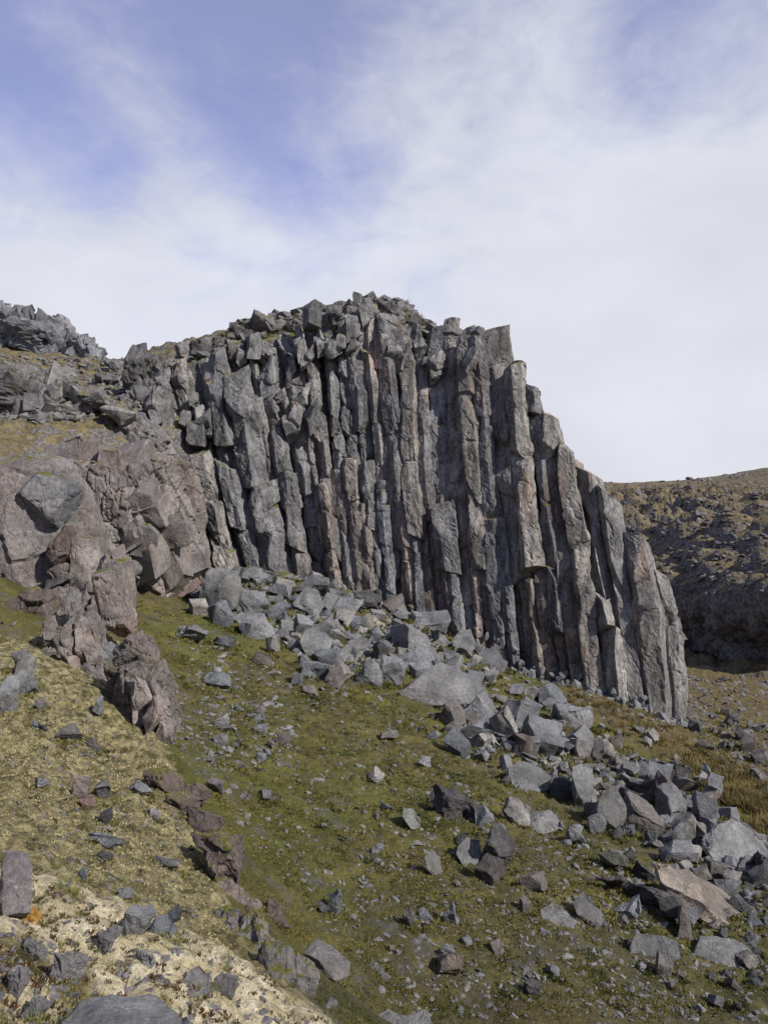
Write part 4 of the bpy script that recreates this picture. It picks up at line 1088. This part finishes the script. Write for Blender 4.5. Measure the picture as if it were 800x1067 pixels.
WHERE = {'upper scree': 'loose rocks of the upper scree', 'boulder ribbon': 'rocks in the boulder ribbon', 'lower boulders': 'rocks of the lower boulders', 'green slope': 'stones dotted over the green slope', 'rubble patch': 'stones of the rubble patch', 'buttress foot': 'rocks under the buttress', 'gully floor': 'stones on the gully floor'}
lab = {}
for (j, side), L in buckets.items():
    for k, (d, i) in enumerate(sorted(L)):
        lab[i] = f'{ORD[k]} loose rock {side} {lands[j][2]}'
for i, (px, py, s, zone, c, trees) in enumerate(pend):
    asp = rs.uniform(.5, .95)
    rock(px, py, s, s * asp, lab[i], 'boulder' if s > 20 else 'stone', rs.uniform(-30, 35), c, 'boulder' if s > 20 else 'stone', group=WHERE[zone], trees=trees, sub=7 if s > 14 else 5, cuts=6, rough=(c == DARK))


# ------------------------------------------------------------------ stuff: gravel, shards, grass, moss
def stones_mesh(name, pts, sizes, seed, elong=1.0, tall=.7):
    r = np.random.RandomState(seed)
    S, Fc = ico(1); n = len(pts); k = len(S)
    protos = []
    for a in range(14):
        q = S.copy()
        for c in range(7):
            v = r.normal(size=3); v /= np.linalg.norm(v); d = q @ v; lim = r.uniform(.35, .75); q = q - np.maximum(d - lim, 0)[:, None] * v
        protos.append(q / np.abs(q).max(0) * np.array([1, r.uniform(.5, .9), r.uniform(.35, .8)]))
    protos = np.array(protos)
    q = protos[r.randint(0, 14, n)] * (r.uniform(.55, 1.25, (n, 1, 3)) * np.array([1, 1, tall]) * np.where(np.arange(3) == 0, elong, 1.0))
    ang = r.uniform(0, 6.28, n); tl = r.uniform(-.7, .7, n); c, s = np.cos(tl)[:, None], np.sin(tl)[:, None]
    x, z = q[:, :, 0] * c + q[:, :, 2] * s, -q[:, :, 0] * s + q[:, :, 2] * c
    c, s = np.cos(ang)[:, None], np.sin(ang)[:, None]
    q = np.stack([x * c - q[:, :, 1] * s, x * s + q[:, :, 1] * c, z], -1) * sizes[:, None, None]
    V = q + pts[:, None, :]
    f = Fc[None] + (np.arange(n) * k)[:, None, None]
    m = mesh(name, V.reshape(-1, 3), None, f.reshape(-1, 3))
    return m


def sample(n, region, trees, r):
    out = []
    while len(out) < n:
        px, py = region(r)
        h = hit(px, py, trees)
        if h is not None: out.append((h.x, h.y, h.z))
    return np.array(out)


rr = random.Random(5)
box = lambda a, b, c, d: (lambda r: (r.uniform(a, c), r.uniform(b, d)))
pts = np.concatenate([
    sample(4200, MID, (BVH,), rr), sample(2200, SCREE, (BVH,), rr), sample(2200, RIB, (BVH,), rr), sample(900, box(-200, 640, 1000, 1067), (BVH,), rr),
    sample(700, poly([(560, 880), (800, 930), (800, 1067), (620, 1067)]), (BVH,), rr), sample(700, poly([(500, 695), (600, 712), (700, 755), (690, 775), (600, 745), (520, 720)]), (BVH,), rr),
    sample(1500, poly([(0, 690), (180, 800), (250, 960), (130, 950), (0, 860)]), (BVH,), rr), sample(350, poly([(215, 735), (290, 725), (305, 800), (210, 805)]), (BVH,), rr), sample(260, ribbon([(150, 690), (190, 750), (200, 790)], 14), (BVH,), rr)])
r_ = np.random.RandomState(3)
sz = pts[:, 1] / F * (.9 + 3.9 * r_.random_sample(len(pts)) ** 3.2)
o = obj('gravel', stones_mesh('gravel', pts, sz, 4), M_GRAVEL, color=(.165, .16, .157)); o['kind'] = 'stuff'
fr = np.concatenate([sample(1000, SCREE, (BVH,), rr), sample(1150, RIB, (BVH,), rr), sample(330, poly([(560, 860), (800, 920), (800, 1067), (640, 1067)]), (BVH,), rr), sample(420, MID, (BVH,), rr), sample(130, poly([(205, 690), (300, 700), (310, 800), (205, 800)]), (BVH,), rr)])
fs_ = fr[:, 1] / F * (2.4 + 4.6 * r_.random_sample(len(fr)) ** 2.2)
o = obj('scree', stones_mesh('scree', fr, fs_, 44, 1.1, .9), M_GRAVEL, color=(.185, .183, .18)); o['kind'] = 'stuff'
# shattered thin shards at the foot of the buttress
sp = []
while len(sp) < 1000:
    t_ = rr.uniform(7, 15); v_ = abs(rr.gauss(0, .04)) - .03
    p = face(t_, v_)[0] + normal(np.array([t_]))[0] * (rr.uniform(.45, .75) + max(0, .06 - v_) * 9 * rr.random()); sp.append(p)
sp = np.array(sp)
o = obj('shards', stones_mesh('shards', sp, .12 + .34 * r_.random_sample(len(sp)) ** 2, 9, .8, 1.9), M_GRAVEL, color=(.165, .168, .175)); o['kind'] = 'stuff'
# rubble of the left hillside, the cliff top and the hill across
hp = sample(2600, poly([(-100, 365), (120, 375), (175, 400), (150, 430), (60, 440), (-100, 440)]), (BVH_L,), rr)
cp_ = []
for _ in range(1700):
    t_ = rr.uniform(-.5, 7.0); n_ = normal(np.array([t_]))[0]; p = face(t_, 1)[0] - n_ * rr.uniform(.8, 6)
    z = drop(p[0], p[1], BVH_C)
    if z is not None: cp_.append((p[0], p[1], z))
pp = np.concatenate([hp, np.array(cp_)])
o = obj('rubble', stones_mesh('rubble', pp, .10 + (.50 + .25 * (np.arange(len(pp)) > len(hp))) * r_.random_sample(len(pp)) ** 2.7, 12, 1.0, .9), M_GRAVEL, color=(.15, .145, .14)); o['kind'] = 'stuff'
fp = sample(4200, poly([(600, 503), (800, 490), (960, 470), (960, 620), (690, 620), (640, 560)]), (BVH_F,), rr)
fp = np.concatenate([fp, sample(3000, poly([(690, 705), (860, 705), (860, 860), (800, 850), (720, 770)]), (None,), rr)])
fz = fp[:, 1] / F * (1.0 + 5.4 * r_.random_sample(len(fp)) ** 3.5)
o = obj('far_rubble', stones_mesh('far_rubble', fp, fz, 15), M_GRAVEL, color=(.14, .13, .124)); o['kind'] = 'stuff'


def blades(name, pts, n, h, w, spread, seed, lean=.6):
    r = np.random.RandomState(seed)
    b = np.repeat(pts, n, 0); N = len(b)
    hh = np.repeat(h, n) * r.uniform(.5, 1.15, N); sp_ = np.repeat(spread, n)
    a = r.uniform(0, 6.28, N); rad = np.sqrt(r.random_sample(N)) * sp_
    base = b + np.stack([np.cos(a) * rad, np.sin(a) * rad, -hh * .15], 1)
    a2 = a + r.normal(0, .6, N); ln = hh * lean * r.uniform(.1, 1.2, N)
    tip = base + np.stack([np.cos(a2) * ln, np.sin(a2) * ln, hh], 1); mid = base + (tip - base) * .55 + np.stack([np.zeros(N), np.zeros(N), hh * .16], 1)
    t = r.uniform(0, 6.28, N); ww = np.repeat(w, n) / 2; sd = np.stack([np.cos(t), np.sin(t), np.zeros(N)], 1) * ww[:, None]
    V = np.stack([base - sd, base + sd, mid + sd * .7, mid - sd * .7, tip], 1).reshape(-1, 3)
    i = np.arange(N)[:, None] * 5
    return mesh(name, V, i + np.array([0, 1, 2, 3]), i + np.array([3, 2, 4]))


# dry tussocks under the buttress and in the scree
tp = np.concatenate([sample(200, ribbon([(590, 715), (650, 745), (700, 785), (760, 825), (820, 870)], 24), (BVH,), rr), sample(60, ribbon([(580, 760), (640, 790), (600, 800)], 12), (BVH,), rr), sample(120, poly([(720, 780), (800, 810), (800, 860), (760, 840)]), (BVH,), rr)])
hh = .14 + .24 * r_.random_sample(len(tp))
o = obj('grass', blades('grass', tp, 55, hh, hh * 0 + .022, hh * .8, 3, .9), M_GRASS); o['kind'] = 'stuff'
rp = np.array(cp_)[::2]; hh = .12 + .2 * r_.random_sample(len(rp))
o = obj('rim_grass', blades('rim_grass', rp, 34, hh, hh * 0 + .03, hh * 1.2, 31, .9), M_GRASS); o['kind'] = 'stuff'
# green moss and low growth over the gully
sk = []
for x, y, a, b in SKIRT:
    for _ in range(int(6 + min(34, 14 * a / y * 60))):
        an = rr.uniform(0, 6.28); k = rr.uniform(.8, 1.2); X, Y_ = x + math.cos(an) * a * k, y + math.sin(an) * b * k
        z = drop(X, Y_, BVH)
        if z is not None: sk.append((X, Y_, z))
sk = np.array(sk); hs = sk[:, 1] / F * (1.3 + 2.4 * r_.random_sample(len(sk)))
o = obj('fringe_moss', blades('fringe_moss', sk, 14, hs, hs * .6, hs * 2.2, 25, 1.0), M_MOSSG); o['kind'] = 'stuff'
mp = np.concatenate([sample(3500, poly([(120, 620), (205, 640), (330, 960), (420, 1080), (340, 1080), (270, 985), (205, 850), (180, 790)]), (BVH,), rr), sample(15000, MID, (BVH,), rr), sample(5000, poly([(180, 600), (480, 690), (800, 1000), (800, 1067), (300, 1067), (190, 790)]), (BVH,), rr)])
mp = mp[fbm(mp * np.array([.8, .8, 0]), 3, 8) + .35 * fbm(mp * np.array([3, 3, 0]), 2, 3) > -.08]
hs = mp[:, 1] / F * (.75 + 1.2 * r_.random_sample(len(mp)))
o = obj('moss', blades('moss', mp, 12, hs, hs * .7, hs * 2.5, 5, 1.1), M_MOSSG); o['kind'] = 'stuff'
# pale moss fibres of the left slope and the near bank
NEAR = poly([(-150, 890), (50, 890), (110, 940), (180, 970), (255, 1005), (345, 1067), (345, 1090), (-150, 1090)])
yp = sample(6000, poly([(-150, 690), (60, 740), (180, 800), (225, 920), (250, 1000), (120, 940), (40, 880), (-150, 860)]), (BVH,), rr)
hs = yp[:, 1] / F * (.7 + 1.1 * r_.random_sample(len(yp)))
o = obj('pale_moss', blades('pale_moss', yp, 9, hs, hs * .8, hs * 3.0, 6, 1.4), M_MOSSL); o['kind'] = 'stuff'
np_ = sample(3500, NEAR, (BVH,), rr)
hs = .003 + .004 * r_.random_sample(len(np_))
o = obj('woolly_moss', blades('woolly_moss', np_, 10, hs, hs * .35, hs * 3, 7, 1.0), M_MOSSC); o['kind'] = 'stuff'
gp_ = np.concatenate([sample(40, NEAR, (BVH,), rr), sample(16, ribbon([(60, 905), (70, 930), (90, 940)], 10), (BVH,), rr)])
hs = .02 + .028 * r_.random_sample(len(gp_))
o = obj('short_grass', blades('short_grass', gp_, 60, hs, hs * 0 + .0022, hs * 1.0, 8, .9), plain('short_grass', (.10, .11, .03), (.26, .23, .09), 12)); o['kind'] = 'stuff'
# creeping shrublets, dark green and red
cl = []
for c in sample(70, NEAR, (BVH,), rr): cl += [c + np.array([rr.gauss(0, .07), rr.gauss(0, .07), 0]) for _ in range(16)]
cl = np.array(cl); cl[:, 2] = [(lambda z: c[2] if z is None else z)(drop(c[0], c[1], BVH)) for c in cl]
hs = .006 + .011 * r_.random_sample(len(cl))
o = obj('creeping_shrub', blades('creeping_shrub', cl, 14, hs, hs * .45, hs * .8, 9, .9), M_TWIG); o['kind'] = 'stuff'
# grit of the near bank
gq = sample(900, NEAR, (BVH,), rr)
o = obj('near_gravel', stones_mesh('near_gravel', gq, .006 + .028 * r_.random_sample(len(gq)) ** 2.5, 19), M_NEAR, color=(.17, .16, .165)); o['kind'] = 'stuff'

# ------------------------------------------------------------------ camera, sun, sky
cam = bpy.data.cameras.new('camera'); co = bpy.data.objects.new('camera', cam); COL.objects.link(co)
cam.sensor_fit = 'VERTICAL'; cam.sensor_height = 36; cam.lens = 36 * F / 1067
co.rotation_euler = (math.pi / 2, 0, 0); cam.clip_start = .05; cam.clip_end = 5000
SC.camera = co
sun = bpy.data.lights.new('sun', 'SUN'); so = bpy.data.objects.new('sun', sun); COL.objects.link(so)
sun.energy = 5.0; sun.angle = math.radians(.6); sun.color = (1, .95, .87)
so.rotation_euler = Vector(SUN).to_track_quat('Z', 'Y').to_euler()

w = bpy.data.worlds.new('World'); SC.world = w; w.use_nodes = True
T = w.node_tree; T.nodes.clear()
N_ = lambda k: T.nodes.new(k)
L_ = lambda a, b: T.links.new(a, b)
out = N_('ShaderNodeOutputWorld'); bg = N_('ShaderNodeBackground'); bg.inputs[1].default_value = .12; L_(bg.outputs[0], out.inputs[0])
sky = N_('ShaderNodeTexSky'); sky.sky_type = 'NISHITA'; sky.sun_disc = False
sky.sun_elevation = math.asin(SUN[2]); sky.sun_rotation = math.atan2(SUN[0], SUN[1])
sky.altitude = 1600; sky.dust_density = .15; sky.ozone_density = 2.5
tc = N_('ShaderNodeTexCoord')


def wmath(op, a, b=0., c=None):
    n = N_('ShaderNodeMath'); n.operation = op
    for i, v in enumerate((a, b)):
        if hasattr(v, 'is_output'): L_(v, n.inputs[i])
        else: n.inputs[i].default_value = v
    return n.outputs[0]


def wramp(v, a, b, lo=0., hi=1.):
    n = N_('ShaderNodeMapRange'); n.interpolation_type = 'SMOOTHSTEP'; L_(v, n.inputs[0])
    for i, x in zip((1, 2, 3, 4), (a, b, lo, hi)): n.inputs[i].default_value = x
    return n.outputs[0]


def wnoise(scale, det, rough, sc=(1, 1, 1), rot=(0, 0, 0), dist=0, loc=(0, 0, 0)):
    m = N_('ShaderNodeMapping'); L_(tc.outputs['Generated'], m.inputs[0]); m.inputs['Scale'].default_value = sc; m.inputs['Rotation'].default_value = rot; m.inputs['Location'].default_value = loc
    n = N_('ShaderNodeTexNoise'); L_(m.outputs[0], n.inputs[0]); n.inputs['Scale'].default_value = scale; n.inputs['Detail'].default_value = det; n.inputs['Roughness'].default_value = rough; n.inputs['Distortion'].default_value = dist
    return n.outputs[0]


def toward(px, py, wide):
    """closeness of a sky direction to a given one"""
    d = Vector(((px - CX) / F, 1, (CY - py) / F)).normalized()
    n = N_('ShaderNodeVectorMath'); n.operation = 'DOT_PRODUCT'; L_(tc.outputs['Generated'], n.inputs[0]); n.inputs[1].default_value = d
    return wramp(n.outputs['Value'], math.cos(math.radians(wide)), 1.0)


sx = N_('ShaderNodeSeparateXYZ'); L_(tc.outputs['Generated'], sx.inputs[0])
n1 = wnoise(2.6, 7, .55, (1, 1, 1.5), (0, .5, .2), .5); n2 = wnoise(6, 8, .6, (.8, 1, 1.7), (0, .45, 0), .5)
band = wmath('ADD', sx.outputs[2], wmath('MULTIPLY', sx.outputs[0], -.42))          # low cloud bank climbing to one side
cloud = wmath('SUBTRACT', .68, wmath('MULTIPLY', wmath('SUBTRACT', band, .34), 2.5))
cloud = wmath('ADD', cloud, wmath('MULTIPLY', wmath('SUBTRACT', n1, .5), .95))
cloud = wmath('ADD', cloud, wmath('MULTIPLY', wmath('SUBTRACT', n2, .5), .95))
n3 = wnoise(13, 8, .62, (1, 1, 1.6), (0, .6, .3), .8)
cloud = wmath('ADD', cloud, wmath('MULTIPLY', wmath('SUBTRACT', n3, .5), .55))
for px, py, wd, k in ((-60, 270, 13, .45), (60, 300, 10, .25), (40, 165, 8, -.34), (250, 70, 9, -.12), (320, 145, 9, -.24), (735, 60, 9, -.42), (40, 40, 9, .12), (480, 110, 8, .12), (650, 150, 14, .15), (110, 90, 8, .12), (200, 270, 8, .2)):
    cloud = wmath('ADD', cloud, wmath('MULTIPLY', toward(px, py, wd), k))
cloud = wmath('MULTIPLY', cloud, wramp(sx.outputs[1], -.35, .25))
cf = wramp(cloud, -.15, .95, .24, .985)
shade = wramp(wnoise(2.2, 5, .55, (1, 1, 2)), .3, .7, .92, 1.06)
cc = N_('ShaderNodeMix'); cc.data_type = 'RGBA'; cc.blend_type = 'MULTIPLY'; cc.inputs[0].default_value = 1
cc.inputs[6].default_value = (5.6, 5.7, 6.25, 1); g_ = N_('ShaderNodeCombineColor')
for i in range(3): L_(shade, g_.inputs[i])
L_(g_.outputs[0], cc.inputs[7])
tint = N_('ShaderNodeMix'); tint.data_type = 'RGBA'; tint.blend_type = 'MULTIPLY'; tint.inputs[0].default_value = 1; L_(sky.outputs[0], tint.inputs[6]); tint.inputs[7].default_value = (1.30, 1.07, 1.42, 1)
mx = N_('ShaderNodeMix'); mx.data_type = 'RGBA'; L_(cf, mx.inputs[0]); L_(tint.outputs[2], mx.inputs[6]); L_(cc.outputs[2], mx.inputs[7]); L_(mx.outputs[2], bg.inputs[0])

vs = SC.view_settings; vs.view_transform = 'Standard'; vs.look = 'None'; vs.gamma = 1; vs.exposure = .15; vs.use_curve_mapping = False
SC.cycles.max_bounces = 5; SC.cycles.use_denoising = True
